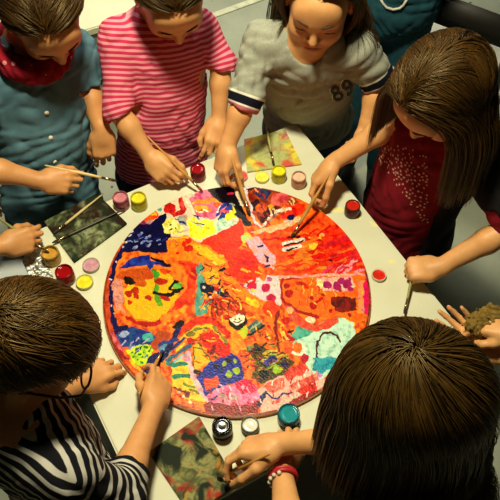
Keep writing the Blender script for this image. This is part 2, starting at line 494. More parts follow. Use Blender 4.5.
def striped(name, a, b, period, frac, soft=.08, attr='u', wob=0):
    t = NT(name); u = t.attr(attr).outputs['Fac']
    if wob: u = t.math('ADD', u, t.math('MULTIPLY', t.math('SUBTRACT', t.noise(14, 2), .5), wob))
    v = t.math('FRACT', t.math('MULTIPLY', u, 1/period))
    w = t.noise(1000, 2); f = t.noise(50, 3)
    col = t.ramp(v, [(0, a), (max(0, frac-soft), a), (frac, b), (1-soft, b), (1, a)])
    t.col(t.mix(t.math('MULTIPLY', f, .25), col, tuple(x*.6 for x in a))); t.set(Roughness=.9, Specular_IOR_Level=.12)
    t.bump(w, .25, .001); return t.m
M = {}
M['skin'] = skin_mat('warm_skin', srgb(222, 164, 106), srgb(176, 76, 66))
M['skin2'] = skin_mat('tan_skin', srgb(210, 151, 95), srgb(166, 70, 60))
M['h_dark'] = hair_mat('dark_brown_hair', srgb(26, 15, 7), srgb(74, 48, 20))
M['h_brown'] = hair_mat('brown_hair', srgb(16, 9, 4), srgb(84, 58, 20))
M['h_ltbrown'] = hair_mat('light_brown_hair', srgb(22, 12, 5), srgb(80, 52, 17))
M['h_boy'] = hair_mat('chestnut_hair', srgb(28, 16, 6), srgb(96, 64, 22))
M['denim_shirt'] = fabric('teal_chambray', srgb(84, 120, 136), .2, 22, 1400)
M['pink_stripe'] = striped('pink_striped_jersey', srgb(200, 52, 90), srgb(240, 156, 170), .0125, .54)
M['black_stripe'] = striped('black_white_striped_jersey', srgb(22, 22, 28), srgb(205, 200, 190), .027, .60, .05, wob=.012)
def grey_sweat():
    t = NT('grey_marl_jersey'); f = t.noise(700, 3); g = t.noise(30, 3)
    base = t.mix(.35, t.ramp(f, [(.35, srgb(128, 130, 118)), (.65, srgb(176, 177, 163))]), t.ramp(g, [(.3, srgb(142, 143, 130)), (.7, srgb(166, 167, 153))]))
    s = t.attr('sl').outputs['Fac']
    band = t.ramp(t.math('MULTIPLY', s, 20.0), [(0, srgb(196, 110, 120)), (.13, srgb(225, 215, 205)), (.22, srgb(22, 24, 40)), (.62, srgb(225, 220, 205)), (.74, srgb(165, 166, 152))], 'CONSTANT')
    fac = t.math('LESS_THAN', s, .037)
    t.col(t.mix(fac, base, band)); t.set(Roughness=.9, Specular_IOR_Level=.12); t.bump(f, .2, .001); return t.m
M['grey_sweat'] = grey_sweat()
M['maroon'] = fabric('maroon_jersey', srgb(120, 16, 32), .14, 30)
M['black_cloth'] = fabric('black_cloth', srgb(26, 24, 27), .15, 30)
M['navy'] = fabric('dark_navy_cloth', srgb(30, 36, 54), .15, 30)
M['teal_cloth'] = fabric('teal_blue_cloth', srgb(38, 82, 96), .15, 25)
M['jeans'] = fabric('blue_denim', srgb(72, 92, 122), .2, 25, 900)
M['shoe'] = plain('dark_shoe', srgb(48, 44, 46), .6)
M['eyewhite'] = plain('eye_white', srgb(225, 215, 205), .25, .03)
M['iris'] = plain('dark_iris', srgb(40, 26, 16), .2, .1)
M['brow'] = plain('brown_brow', srgb(64, 42, 24), .8, .1)
M['lash'] = plain('dark_lash', srgb(24, 16, 10), .7, .1)
M['nail'] = plain('fingernail', srgb(226, 170, 140), .3, .04)
M['rib_grey'] = fabric('grey_rib', srgb(140, 141, 128), .1, 60)
M['rib_pink'] = fabric('pink_rib', srgb(205, 70, 100), .1, 60)
M['white_print'] = plain('white_print', srgb(222, 214, 196), .7, .05)
M['black_print'] = plain('black_print', srgb(16, 16, 22), .6, .05)
def bandana():
    t = NT('red_bandana'); v = t.add('ShaderNodeTexVoronoi'); v.inputs['Scale'].default_value = 42
    t.l(t.add('ShaderNodeTexCoord').outputs['Object'], v.inputs['Vector'])
    d = t.math('LESS_THAN', v.outputs['Distance'], .20); f = t.noise(30, 3)
    t.col(t.mix(d, t.ramp(f, [(.3, srgb(112, 12, 28)), (.7, srgb(150, 22, 40))]), srgb(222, 140, 140))); t.set(Roughness=.85, Specular_IOR_Level=.15); return t.m
M['bandana'] = bandana()
M['frame'] = plain('black_plastic', srgb(20, 20, 30), .3, .05)
def glassmat():
    t = NT('clear_lens'); t.set(Roughness=.02, IOR=1.15, Transmission_Weight=1.0); t.col((.95, .97, .97)); return t.m
M['lens'] = glassmat()
M['red_band'] = plain('red_bracelet', srgb(196, 34, 44), .45, .1)
M['cord'] = plain('white_cord', srgb(215, 212, 200), .7, .06)
# ------------------------------------------------------------------ one person
BODY_H = .0034
def torso(S, N, Pv, fr, Shs, g, hem=False):
    U = fr[2]; u = (N, -U)
    S.ell(N-.105*U+.008*fr[1], fr, A(.118+g, .076+g, .135+g), .03, u=u)
    S.ell(N-.25*U+.014*fr[1], fr, A(.108+g, .080+g, .130+g), .05, u=u)
    S.ell(Pv+.02*U, fr, A(.120+g, .088+g, .115+g), .05, u=u)
    S.cone(Shs['R']-.012*U, Shs['L']-.012*U, .037+g, .037+g, .05, u=u)
    S.cone(N-.05*U, N+.002*U, .058+g, .045+g*.6, .03, u=u)
def blend_attr(S, V, default=0.0):
    """pattern coordinate carried along torso and sleeves"""
    X = V.astype(F32); ps = [q for q in S.p if q['op'] == 0 and q['u'] is not None]
    D = np.stack([S.d1(q, X)+(S.yoke*.05*np.clip(1-((V-q['u'][0])@q['u'][1])/.06, 0, 1.5) if len(q['u']) > 2 else 0) for q in ps]); W = np.exp(-np.clip((D-D.min(0))/.005, 0, 30))
    Uv = np.stack([(V-q['u'][0])@q['u'][1]+(S.yoke*.9*np.abs((V-q['u'][0])@S.F) if len(q['u']) == 2 else 0) for q in ps])
    sl = np.stack([(q['u'][2]-(V-q['u'][0])@q['u'][1]) if len(q['u']) > 2 else np.full(len(V), .5) for q in ps])
    W /= W.sum(0); return (Uv*W).sum(0), (sl*W).sum(0)
def person(label, N, Pv, az, head, arms, mats, s=1.0, hs=1.0, sleeve=None, folds=.0022, group=None, visible=True, seed=1, neckcut=.034, torso_g=.0, hide_head=False):
    """head=(centre, az, pitch, roll); arms={'R':dict(W,d,dorsal,pose,pole)...}"""
    N = np.asarray(N, float); Pv = np.asarray(Pv, float)
    U = unit(N-Pv); R = unit(A(math.sin(math.radians(az)), -math.cos(math.radians(az)), 0)); F = unit(np.cross(U, R)); R = np.cross(F, U)
    bf = np.stack([R, F, U])
    base = A(Pv[0], Pv[1], 0)
    rt = root('person', base, label, 'person', group)
    Sh = {'R': N-.028*U+.108*R*s, 'L': N-.028*U-.108*R*s}
    for k in arms:
        if 'sh' in arms[k]: Sh[k] = Sh[k]+np.asarray(arms[k]['sh'])
    S = SDF(); info = {'bf': bf, 'root': rt, 'off': base, 'N': N, 'U': U, 'R': R, 'F': F, 'Sh': Sh}
    torso(S, N, Pv, bf, Sh, torso_g)
    hf = frame(*head[1:]); hc = np.asarray(head[0], float)
    add_head(S, hc, hf, hs, N+.01*U-.004*F)
    info['hf'] = hf; info['hc'] = hc; info['arm'] = {}
    for k, a in arms.items():
        W = np.asarray(a['W'], float)
        E = np.asarray(a['E'], float) if 'E' in a else ik(Sh[k], W, .215*s, .195*s, np.asarray(a['pole'], float))
        add_arm(S, Sh[k], E, W, s*a.get('thick', .95))
        h = add_hand(S, W, np.asarray(a['d'], float), np.asarray(a['dorsal'], float), k, a['pose'], a.get('hs', .86))
        h['E'] = E; h['W'] = W; info['arm'][k] = h
    V, Q = S.mesh(BODY_H)
    link('body', np_mesh('body', V, Q, {'lip': lip_attr(V, hc, hf, hs)}, base), mats['skin'], rt)
    info['body_sdf'] = S
    for k in arms:
        for p, t, n, r in info['arm'][k]['nails']:
            bm = bmesh.new(); bmesh.ops.create_uvsphere(bm, u_segments=8, v_segments=6, radius=1)
            b = np.cross(n, t)
            MM = Matrix([[t[i]*r*.85, b[i]*r*.72, n[i]*r*.30, p[i]] for i in range(3)]+[[0, 0, 0, 1]])
            bmesh.ops.transform(bm, matrix=MM, verts=bm.verts)
            bm_obj('fingernail', bm, M['nail'], rt, off=base)
    # clothes
    C = SDF(); C.F = F; C.yoke = 1.0 if mats['shirt'] is M['black_stripe'] else 0.0; torso(C, N, Pv, bf, Sh, .008+torso_g)
    cuts = []
    for k, a in arms.items():
        E = info['arm'][k]['E']; W = info['arm'][k]['W']; fs = a.get('sleeve', .5)
        L1 = np.linalg.norm(E-Sh[k]); d1 = unit(E-Sh[k]); d2 = unit(W-E); th = s*a.get('thick', .95)
        lw = a.get('loose', .010)
        if fs <= 0:
            end = Sh[k]+(E-Sh[k])*(1+fs); tot = np.linalg.norm(end-Sh[k])
            C.cone(Sh[k], end, .036*s+.009, .033*th+lw, .013, u=(Sh[k], d1, tot)); cuts.append((end, d1))
        else:
            end = E+(W-E)*fs; tot = L1+np.linalg.norm(end-E)
            C.cone(Sh[k], E, .036*s+.009, .029*th+lw, .013, u=(Sh[k], d1, tot))
            C.cone(E, end, .030*th+lw, .029*th+lw*.8, .02, u=(E-d2*L1, d2, tot)); cuts.append((end, d2))
        info['arm'][k]['cuff'] = (end, d1 if fs <= 0 else d2)
    for e, d in cuts: C.plane(e, d, .062, .004)
    up = unit(N+.06*U-N+.0*F)
    if neckcut > 0: C.cone(N+.012*U+.030*F, N+.09*U+.03*F, neckcut+.006, neckcut+.02, .006, op=1)
    dw = waves(seed, 7, .085, folds*.6); dr = waves(seed+5, 5, .06, folds, True)
    Vc, Qc = C.mesh(.0046, lambda X: dw(X)+dr(X))
    uu, sl = blend_attr(C, Vc)
    shirt = link('shirt', np_mesh('shirt', Vc, Qc, {'u': uu+1.0, 'sl': np.clip(sl, 0, 1)}, base), mats['shirt'], rt)
    info['shirt'] = shirt; info['bvh'] = BVHTree.FromPolygons(Vc.tolist(), Qc.tolist())
    # trousers and shoes
    T = SDF(); Pb = Pv
    T.ell(Pb-.02*U, bf, A(.122, .092, .10), .04)
    flat = unit(A(F[0], F[1], 0)); 
    for x in (-1, 1):
        hip = Pb+x*.062*R-.05*A(0, 0, 1); kn = A(hip[0], hip[1], .32)+flat*.02; an = A(hip[0], hip[1], .06)
        T.cone(hip, kn, .070, .052, .02); T.cone(kn, an, .052, .044, .01)
        sh = SDF(); ft = A(hip[0], hip[1], .033)
        sh.rbox(ft+flat*.045+A(0, 0, -.008), np.stack([np.cross(flat, A(0, 0, 1)), flat, A(0, 0, 1)]), A(.018, .075, .008), .016, .01)
        sh.cone(ft-flat*.015, ft-flat*.015+A(0, 0, .05), .034, .030, .02)
        sh.ell(ft+flat*.03+A(0, 0, .012), np.stack([np.cross(flat, A(0, 0, 1)), flat, A(0, 0, 1)]), A(.032, .06, .028), .02)
        v, q = sh.mesh(.007); link('shoe', np_mesh('shoe', v, q, None, base), M['shoe'], rt)
    v, q = T.mesh(.009); link('trousers', np_mesh('trousers', v, q, None, base), mats.get('trousers', M['jeans']), rt)
    # eyes and brows
    g = lambda x, y, z: hc+hs*(x*hf[0]+y*hf[1]+z*hf[2])
    for x in (-1, 1):
        bm = bmesh.new(); bmesh.ops.create_uvsphere(bm, u_segments=20, v_segments=14, radius=.0117*hs)
        look = unit(hf[1]*.8-hf[2]*.75)
        bmesh.ops.translate(bm, verts=bm.verts, vec=Vector(g(x*.032, .0708, -.0066)))
        for f in bm.faces:
            d = unit(np.array(f.calc_center_median())-g(x*.032, .0708, -.0066)); f.material_index = 1 if d@look > .86 else 0
        bm_obj('eye', bm, [M['eyewhite'], M['iris']], rt, off=base)
        pts = [g(x*(.020+.026*t), .0838-.006*t*t-.002*(t-.4)**2, -.0085+.0025*math.sin(math.pi*t)) for t in np.linspace(0, 1, 7)]
        bm_obj('eyelash', tube(pts, [.0006, .0011, .0013, .0014, .0013, .0012, .0006], 6), M['lash'], rt, off=base)
        pts = [g(x*(.014+.034*t), .0905-.017*t*t, .0175+.006*math.sin(math.pi*(t*.8+.1))) for t in np.linspace(0, 1, 8)]
        bm_obj('eyebrow', tube(pts, [.0012, .0024, .0028, .0028, .0026, .0022, .0016, .0007], 8, flat=1), M['brow'], rt, off=base)
    return info
def collar(I, mat, r=.047, dz=.012, name='collar', th=.006):
    N, R, F, U = I['N'], I['R'], I['F'], I['U']
    pts = []
    for t in np.linspace(0, 2*math.pi, 41):
        pts.append(N+U*(dz-.016*max(0, math.sin(t))*1.4)+R*r*1.05*math.cos(t)+F*(r*math.sin(t)+.006))
    return bm_obj(name, tube(pts, th, 8, caps=False), mat, I['root'], off=I['off'])
def project(I, o, d):
    h = I['bvh'].ray_cast(Vector(o), Vector(d))
    return (np.array(h[0]), np.array(h[1])) if h[0] else (None, None)
def brush(label, tip, grip, length, kind='round', col=None, group='paint brushes', overshoot=0, rad=.0032, tipcol=None):
    """a paintbrush whose bristle tip is at tip and whose handle runs through grip"""
    tip = np.asarray(tip, float); d = unit(np.asarray(grip, float)-tip); rt = root('paintbrush', tip, label, 'paintbrush', group)
    off = tip; z = lambda t: tip+d*t
    bl = .016
    bm_obj('handle', tube([z(.036), z(.045), z(.07), z(.10), z(length*.8), z(length-.004), z(length)], [rad*.9, rad*1.05, rad*1.25, rad*1.1, rad*.75, rad*.6, rad*.25], 12), col or M['brush_wood'], rt, off=off)
    bm_obj('ferrule', tube([z(bl-.002), z(bl+.006), z(.037)], [rad*1.05, rad*1.0, rad*.95], 12), M['ferrule'], rt, off=off)
    bm_obj('bristles', tube([z(0), z(.004), z(.010), z(bl)], [rad*.3, rad*.85, rad*1.15, rad*.98], 12, flat=.6 if kind == 'flat' else 1), tipcol or M['bristle'], rt, off=off)
    return rt
M['brush_wood'] = plain('varnished_brush_wood', srgb(196, 140, 70), .35, .12, 30)
M['brush_pale'] = plain('pale_brush_wood', srgb(206, 182, 120), .45, .1, 30)
M['brush_green'] = plain('olive_brush_wood', srgb(150, 146, 84), .45, .1, 30)
M['ferrule'] = plain('brass_ferrule', srgb(190, 170, 130), .25, .05, 30, metal=1)
M['bristle'] = plain('dark_bristles', srgb(50, 34, 28), .8, .2, 200)
M['bristle_red'] = plain('red_wet_bristles', srgb(170, 28, 60), .4, .2, 200)
M['bristle_blue'] = plain('blue_wet_bristles', srgb(30, 40, 120), .4, .2, 200)
# ------------------------------------------------------------------ the children
n_ = A(math.cos(math.radians(29)), math.sin(math.radians(29)), 0); m_ = A(-n_[1], n_[0], 0)   # table axes
def dirp(a, b): return unit(P(*b)-P(*a))
def collh(I, extra=()):
    N, U = I['N'], I['U']
    l = [(N-.06*U, .085), (N-.14*U, .098), (N-.24*U, .095), (N+.015*U, .052)]
    for k in 'RL': l.append((I['Sh'][k], .047)); l.append(((I['Sh'][k]+N-.03*U)/2, .055))
    return l+list(extra)
T0 = ZT+.013
# --- girl in the denim shirt
I1 = person('girl in teal denim shirt and red bandana scarf, holding a pale brush',
    A(-.475, .47, 1.0), A(-.495, .36, .58), -62, (P(44, 14, 1.115), -62, 42, 4),
    {'R': dict(W=P(42, 181, .79), d=A(1, .02, -.10), dorsal=A(-.05, -.55, .8), pose='pinch', E=P(-22,166,.845), sleeve=.12, loose=.012),
     'L': dict(W=P(102, 131, .80), d=dirp((102, 131, .80), (106, 168, .725)), dorsal=A(.1, -.6, .75), pose='down', E=P(86,82,.875), sleeve=-.02, loose=.014)},
    dict(skin=M['skin2'], shirt=M['denim_shirt'], trousers=M['jeans']), folds=.0034, seed=11)
hair('hair', I1['hc'], I1['hf'], 1.0, 6000, flow_part(.25, .75), .20, M['h_dark'], I1['root'], I1['off'], seed=3, grav=.25, coll=collh(I1), thick=.012, glue=.7)
# --- girl in the pink stripes
I2 = person('girl in pink striped long-sleeved top behind the red paint jar',
    A(-.185, .575, .99), A(-.215, .49, .58), -68, (P(171, -7, 1.10), -76, 41, 3),
    {'R': dict(W=P(150, 157, .765), d=dirp((150, 157, .765), (176, 186, .742)), dorsal=A(-.1, -.35, .9), pose='pinch', E=P(118,110,.855), sleeve=.10, loose=.008),
     'L': dict(W=P(219, 120, .765), d=dirp((219, 120, .765), (213, 158, .722)), dorsal=A(.25, -.5, .8), pose='down', E=P(221,64,.87), sleeve=.10, loose=.008)},
    dict(skin=M['skin'], shirt=M['pink_stripe'], trousers=M['navy']), folds=.0024, seed=23, s=.93)
hair('hair', I2['hc'], I2['hf'], 1.0, 6000, flow_part(.0, .9), .26, M['h_dark'], I2['root'], I2['off'], seed=5, grav=.3, coll=collh(I2), thick=.010, glue=.6)
collar(I2, M['rib_pink'])
# --- girl in the grey sweatshirt
I3 = person('girl in grey sweatshirt printed with black 89 at the far table corner',
    A(.165, .505, 1.0), A(.195, .655, .58), -97, (P(320, 0, 1.10), -100, 15, -3),
    {'R': dict(W=P(227, 147, .79), d=dirp((227, 147, .79), (219, 178, .742)), dorsal=A(-.35, -.5, .75), pose='pinch', E=P(246,97,.875), sleeve=.22, loose=.010),
     'L': dict(W=P(366, 128, .78), d=A(-.1, -.3, -.9), dorsal=A(.9, -.3, .2), pose='relax', E=P(379,82,.87), sleeve=-.04, loose=.011)},
    dict(skin=M['skin'], shirt=M['grey_sweat'], trousers=M['jeans']), folds=.0032, seed=31, neckcut=.036, hs=.95)
hair('hair', I3['hc'], I3['hf'], .95, 6500, flow_part(.05, .12), .27, M['h_brown'], I3['root'], I3['off'], seed=7, grav=.55, coll=collh(I3), thick=.011, glue=.2)
collar(I3, M['rib_grey'], .049)
# --- girl with long hair on the right
I4 = person('girl with long brown hair in dark red top with pale dotted print',
    A(.455, .285, .99), A(.425, .27, .58), -151, (P(442, 92, 1.115), -146, 46, 0),
    {'R': dict(W=P(333, 163, .80), d=dirp((333, 163, .80), (308, 187, .755)), dorsal=A(-.1, -.2, .95), pose='pen', E=P(402,117,.90), sleeve=.02, loose=.010),
     'L': dict(W=P(438, 268, .755), d=dirp((438, 268, .755), (408, 269, .745)), dorsal=A(-.1, -.15, .97), pose='fist', E=P(514,226,.845), sleeve=.0, loose=.010)},
    dict(skin=M['skin'], shirt=M['maroon'], trousers=M['jeans']), folds=.0022, seed=41)
hair('hair', I4['hc'], I4['hf'], 1.02, 13000, flow_part(-.02, .15), .29, M['h_ltbrown'], I4['root'], I4['off'], seed=9, grav=.55, coll=collh(I4), thick=.012, wob=.05, steps=17)
# --- girl with the dark bob in front
I5 = person('girl seen from above with big dark brown bob and red bracelet',
    A(.325, -.50, 1.0), A(.37, -.57, .58), 150, (P(415, 401, 1.12), 152, 44, 0),
    {'R': dict(W=P(280, 444, .785), d=dirp((280, 444, .785), (220, 450, .757)), dorsal=A(.1, -.1, .97), hs=1.0, pose='pen', E=P(378,437,.87), sleeve=-.1, loose=.010),
     'L': dict(W=P(282, 468, .745), d=dirp((282, 468, .745), (284, 430, .735)), dorsal=A(-.1, -.2, .95), pose='relax', E=P(290,540,.80), sleeve=.25, loose=.010)},
    dict(skin=M['skin'], shirt=M['black_cloth'], trousers=M['navy']), folds=.0022, seed=51, hs=1.10)
hair('hair', I5['hc'], I5['hf'], 1.12, 15000, flow_whorl(A(.10, -.56, .82)), .28, M['h_brown'], I5['root'], I5['off'], seed=13, grav=.75, coll=collh(I5), thick=.018, wob=.03, steps=16)
# --- boy with glasses
I6 = person('boy with glasses in black and white striped top, bent over the table',
    A(-.345, -.425, 1.015), A(-.35, -.415, .58), 48, (P(30, 343, 1.12), 8, 38, 2),
    {'R': dict(W=P(154, 406, .775), d=dirp((154, 406, .775), (169, 352, .755)), dorsal=A(.35, -.35, .85), pose='pen', E=P(118,497,.83), sleeve=.30, loose=.014),
     'L': dict(W=P(80, 382, .745), d=dirp((80, 382, .745), (104, 368, .735)), dorsal=A(.1, -.1, .95), pose='relax', E=P(42,398,.80), sleeve=.3, loose=.012)},
    dict(skin=M['skin2'], shirt=M['black_stripe'], trousers=M['navy']), folds=.0028, seed=61, neckcut=0, torso_g=.003)
hair('hair', I6['hc'], I6['hf'], 1.0, 10000, flow_whorl(A(0, -.80, .60)), .125, M['h_boy'], I6['root'], I6['off'], seed=17, lenfn=lambda n: np.where((n[:, 2] < .55) & (np.abs(n[:, 0]) > .45), .32, 1.0), grav=.20, thick=.013, tmpl=.28, steps=14, wob=.15, glue=.5)
# --- two children whose hands reach in
I7 = person('child in black sleeve at left edge, hand dipping brush into ochre jar',
    A(-.88, .10, 1.0), A(-.94, .12, .58), -10, (A(-.82, .09, 1.12), -12, 30, 0),
    {'R': dict(W=P(4, 246, .775), d=dirp((4, 246, .775), (36, 238, .765)), dorsal=A(-.1, -.45, .85), pose='pinch', pole=A(-.75, -.25, .8), sleeve=.55, loose=.012),
     'L': dict(W=A(-.66, .27, .74), d=A(.9, -.3, -.2), dorsal=A(0, 0, 1), pose='relax', pole=A(-.8, .5, .8), sleeve=.55, loose=.012)},
    dict(skin=M['skin2'], shirt=M['black_cloth'], trousers=M['navy']), seed=71)
hair('hair', I7['hc'], I7['hf'], 1.0, 1500, flow_whorl(A(.1, -.55, .83)), .12, M['h_dark'], I7['root'], I7['off'], seed=19, grav=.2, thick=.012, wob=.2, glue=.5)
I8 = person('child at right edge, both hands holding a crumpled brown rag',
    A(.86, -.17, 1.0), A(.92, -.18, .58), 172, (A(.80, -.16, 1.12), 172, 30, 0),
    {'L': dict(W=P(489, 352, .80), d=dirp((489, 352, .80), (458, 322, .80)), dorsal=A(.55, .25, -.75), pose='open', pole=A(.85, -.45, .8), sleeve=.6, loose=.012),
     'R': dict(W=P(518, 332, .865), d=dirp((518, 332, .865), (488, 324, .855)), dorsal=A(.1, .1, .95), pose='relax', pole=A(.8, .1, .8), sleeve=.6, loose=.012)},
    dict(skin=M['skin'], shirt=M['black_cloth'], trousers=M['navy']), seed=81)
hair('hair', I8['hc'], I8['hf'], 1.0, 1500, flow_whorl(A(.1, -.55, .83)), .16, M['h_brown'], I8['root'], I8['off'], seed=21, grav=.3, thick=.012, wob=.15, glue=.3)

# --- person standing behind, in teal
I9 = person('person in teal clothes standing behind the grey sweatshirt girl',
    A(.435, .93, 1.22), A(.435, .94, .76), -100, (A(.435, .91, 1.36), -100, 10, 0),
    {'R': dict(W=A(.36, .79, 1.13), d=A(.9, -.3, .1), dorsal=A(0, -1, .2), pose='relax', E=A(.25, 1.0, 1.06), sleeve=.8),
     'L': dict(W=A(.50, .79, 1.10), d=A(-.9, -.3, .1), dorsal=A(0, -1, .2), pose='relax', E=A(.62, .97, 1.03), sleeve=.8)},
    dict(skin=M['skin'], shirt=M['teal_cloth'], trousers=M['teal_cloth']), folds=.003, seed=91, torso_g=.012)
hair('hair', I9['hc'], I9['hf'], 1.0, 1500, flow_whorl(A(.1, -.55, .83)), .12, M['h_dark'], I9['root'], I9['off'], seed=25, grav=.2, thick=.012, wob=.1)
# ------------------------------------------------------------------ setting and table
def quad_obj(name, c, size, mat, rot=0):
    o = bm_obj(name, box(c, size, None, rot), mat, smooth=False); o['kind'] = 'structure'; return o
def floor_mat():
    t = NT('pale_concrete'); a = t.noise(2.2, 5); b = t.noise(60, 3)
    v = t.add('ShaderNodeTexVoronoi'); v.inputs['Scale'].default_value = 9; t.l(t.add('ShaderNodeTexCoord').outputs['Object'], v.inputs['Vector'])
    c = t.ramp(a, [(.3, srgb(140, 146, 132)), (.7, srgb(176, 180, 160))])
    c = t.mix(t.math('MULTIPLY', b, .3), c, srgb(120, 124, 112))
    c = t.mix(t.math('LESS_THAN', v.outputs['Distance'], .05), c, srgb(70, 66, 60))
    t.col(c); t.set(Roughness=.7); t.bump(b, .15); return t.m
M['floor'] = floor_mat()
quad_obj('floor', (0, .6, -.05), (7, 7, .1), M['floor'])
def cloth_white():
    t = NT('white_tabletop'); a = t.noise(6, 4); s = t.noise(3.1, 2)
    c = t.ramp(a, [(.3, srgb(204, 203, 178)), (.7, srgb(219, 218, 194))])
    c = t.mix(t.math('MULTIPLY', t.math('GREATER_THAN', t.noise(9, 3, dist=1.5), .68), .6), c, srgb(238, 226, 120))
    t.col(c); t.set(Roughness=.6, Specular_IOR_Level=.15); return t.m
M['table_white'] = cloth_white(); M['table_edge'] = plain('grey_table_edge', srgb(92, 94, 92), .6, .08)
tr = root('table', (0, 0, 0), 'square white table in the middle of the group under the round painting', 'table')
TA = math.radians(29); TH = .385
bm_obj('tabletop', box((0, 0, ZT-.010), (TH*2, TH*2, .020), None, TA, .004), M['table_white'], tr, smooth=False)
bm_obj('apron', box((0, 0, ZT-.060), (TH*2-.12, TH*2-.12, .078), None, TA, .003), M['table_edge'], tr, smooth=False)
for sx in (-1, 1):
    for sy in (-1, 1):
        q = n_*sx*(TH-.045)+m_*sy*(TH-.045)
        bm_obj('leg', box((q[0], q[1], (ZT-.03)/2), (.04, .04, ZT-.03), None, TA, .003), M['table_edge'], tr, smooth=False)
pr = root('round_painting', (0, 0, ZT), 'round board covered in bright childlike painting in the centre of the white table', 'painting')
M['board'] = plain('orange_painted_board_edge', srgb(206, 132, 80), .5, .15, 25)
bm_obj('board', lathe([(0, 0), (.2975, 0), (.2992, .003), (.2992, .009), (.2982, .010), (0, .010)], 128), M['board'], pr, off=(0, 0, 0), smooth=False)

M['wall'] = plain('darkened_wall', srgb(84, 80, 68), .85, .04, 3); M['ceil'] = plain('darkened_ceiling', srgb(92, 88, 76), .9, .03, 3)  # unseen walls and ceiling, coloured dark to weaken the bounced light
quad_obj('wall_left', (-2.65, .6, 1.45), (.1, 5.2, 3.0), M['wall']); quad_obj('wall_right', (2.65, .6, 1.45), (.1, 5.2, 3.0), M['wall'])
quad_obj('wall_back', (0, 3.25, 1.45), (5.4, .1, 3.0), M['wall']); quad_obj('wall_front', (0, -2.05, 1.45), (5.4, .1, 3.0), M['wall'])
quad_obj('ceiling', (0, .6, 3.0), (5.4, 5.4, .1), M['ceil'])
# pale bench behind the first two girls
M['bench'] = plain('pale_bench_top', srgb(236, 232, 204), .5, .04, 8); M['bench_side'] = plain('grey_bench_side', srgb(140, 142, 128), .6, .06, 8)
a, b = P(86, 30, .44), P(128, 17.5, .44); ang = math.atan2(b[1]-a[1], b[0]-a[0]); e1 = A(math.cos(ang), math.sin(ang), 0); e2 = A(-e1[1], e1[0], 0)
c = a-e1*.36+e2*.19
br = root('bench', (c[0], c[1], 0), 'pale low bench on the floor behind the girl in denim', 'bench')
bm_obj('seat', box((0, 0, .425), (1.3, .38, .03), None, ang, .004), M['bench'], br, smooth=False)
bm_obj('front_rail', box(tuple(-e2*.165+A(0, 0, .375)), (1.24, .022, .07), None, ang, .003), M['bench_side'], br, smooth=False)
for sx in (-1, 1):
    for sy in (-1, 1):
        q = e1*sx*.60+e2*sy*.15; bm_obj('leg', box((q[0], q[1], .205), (.045, .045, .41), None, ang, .003), M['bench_side'], br, smooth=False)
# strip joint in the floor
a, b = P(222, 13, 0), P(258, 0, 0); d = unit(b-a); mid = (a+b)/2
o = quad_obj('trim_1', (mid[0], mid[1], .002), (1.6, .03, .008), plain('pale_floor_strip', srgb(206, 206, 180), .6), math.atan2(d[1], d[0]))
# dark chair at the upper right
M['black_metal'] = plain('black_chair_metal', srgb(24, 22, 22), .4, .1); M['black_seat'] = plain('black_chair_seat', srgb(30, 27, 25), .6, .12)
def chair(c, z, az, label, seatm, legm, backm):
    t = root('chair', A(c[0], c[1], 0), label, 'chair'); a = math.radians(az); e1 = A(math.cos(a), math.sin(a), 0); e2 = A(-e1[1], e1[0], 0)
    bm_obj('seat', box((0, 0, z-.015), (.38, .38, .03), None, a, .01), seatm, t)
    for sx in (-1, 1):
        for sy in (-1, 1):
            q = e1*sx*.165+e2*sy*.165; top = A(q[0], q[1], z-.02); bm_obj('leg', tube([A(q[0]*1.12, q[1]*1.12, .012), top], .0125, 12), legm, t)
    for sy in (-1, 1):
        q = e2*sy*.165-e1*.18; bm_obj('back_post', tube([A(q[0], q[1], z-.01), A(q[0], q[1], z+.2)-e1*.03, A(q[0], q[1], z+.37)-e1*.07], .0125, 12), legm, t)
    q = -e1*.24; bm_obj('backrest', box((q[0], q[1], z+.31), (.02, .37, .10), None, a, .008), backm, t)
    return t
ca, cb = P(424, 3, .75), P(491, 28, .75); ce = unit(cb-ca); ce1 = A(-ce[1], ce[0], 0); cc = (ca+cb)/2+ce1*.24
M['pale_seat'] = plain('pale_chair_seat', srgb(206, 206, 196), .6, .08)
chair(cc, .44, math.degrees(math.atan2(ce1[1], ce1[0])), 'chair with black backrest and pale seat behind the long-haired girl', M['pale_seat'], M['black_metal'], M['black_seat'])
# low stool with paper at the left
def stool():
    c = P(-4, 285, .46); t = root('stool', A(c[0], c[1], 0), 'low grey stool under a paper sheet left of the table', 'stool')
    bm_obj('seat', box((0, 0, .445), (.27, .27, .03), None, math.radians(29), .006), M['bench_side'], t)
    for sx in (-1, 1):
        for sy in (-1, 1):
            q = n_*sx*.12+m_*sy*.12; bm_obj('leg', box((q[0], q[1], .216), (.035, .035, .432), None, math.radians(29), .003), M['bench_side'], t)
    m = NT('marked_paper'); f = m.noise(14, 4, .6, dist=2.0); m.col(m.ramp(f, [(.0, srgb(198, 206, 214)), (.60, srgb(206, 212, 218)), (.66, srgb(60, 70, 96)), (.70, srgb(206, 212, 218))])); m.set(Roughness=.8)
    o = bm_obj('paper_sheet', box((0, 0, 0), (.27, .21, .0012), None, math.radians(36)), m.m, smooth=False); o.location = (c[0], c[1], .4612); tag(o, 'pale paper sheet with dark blue marks lying left of the table', 'paper')
stool()
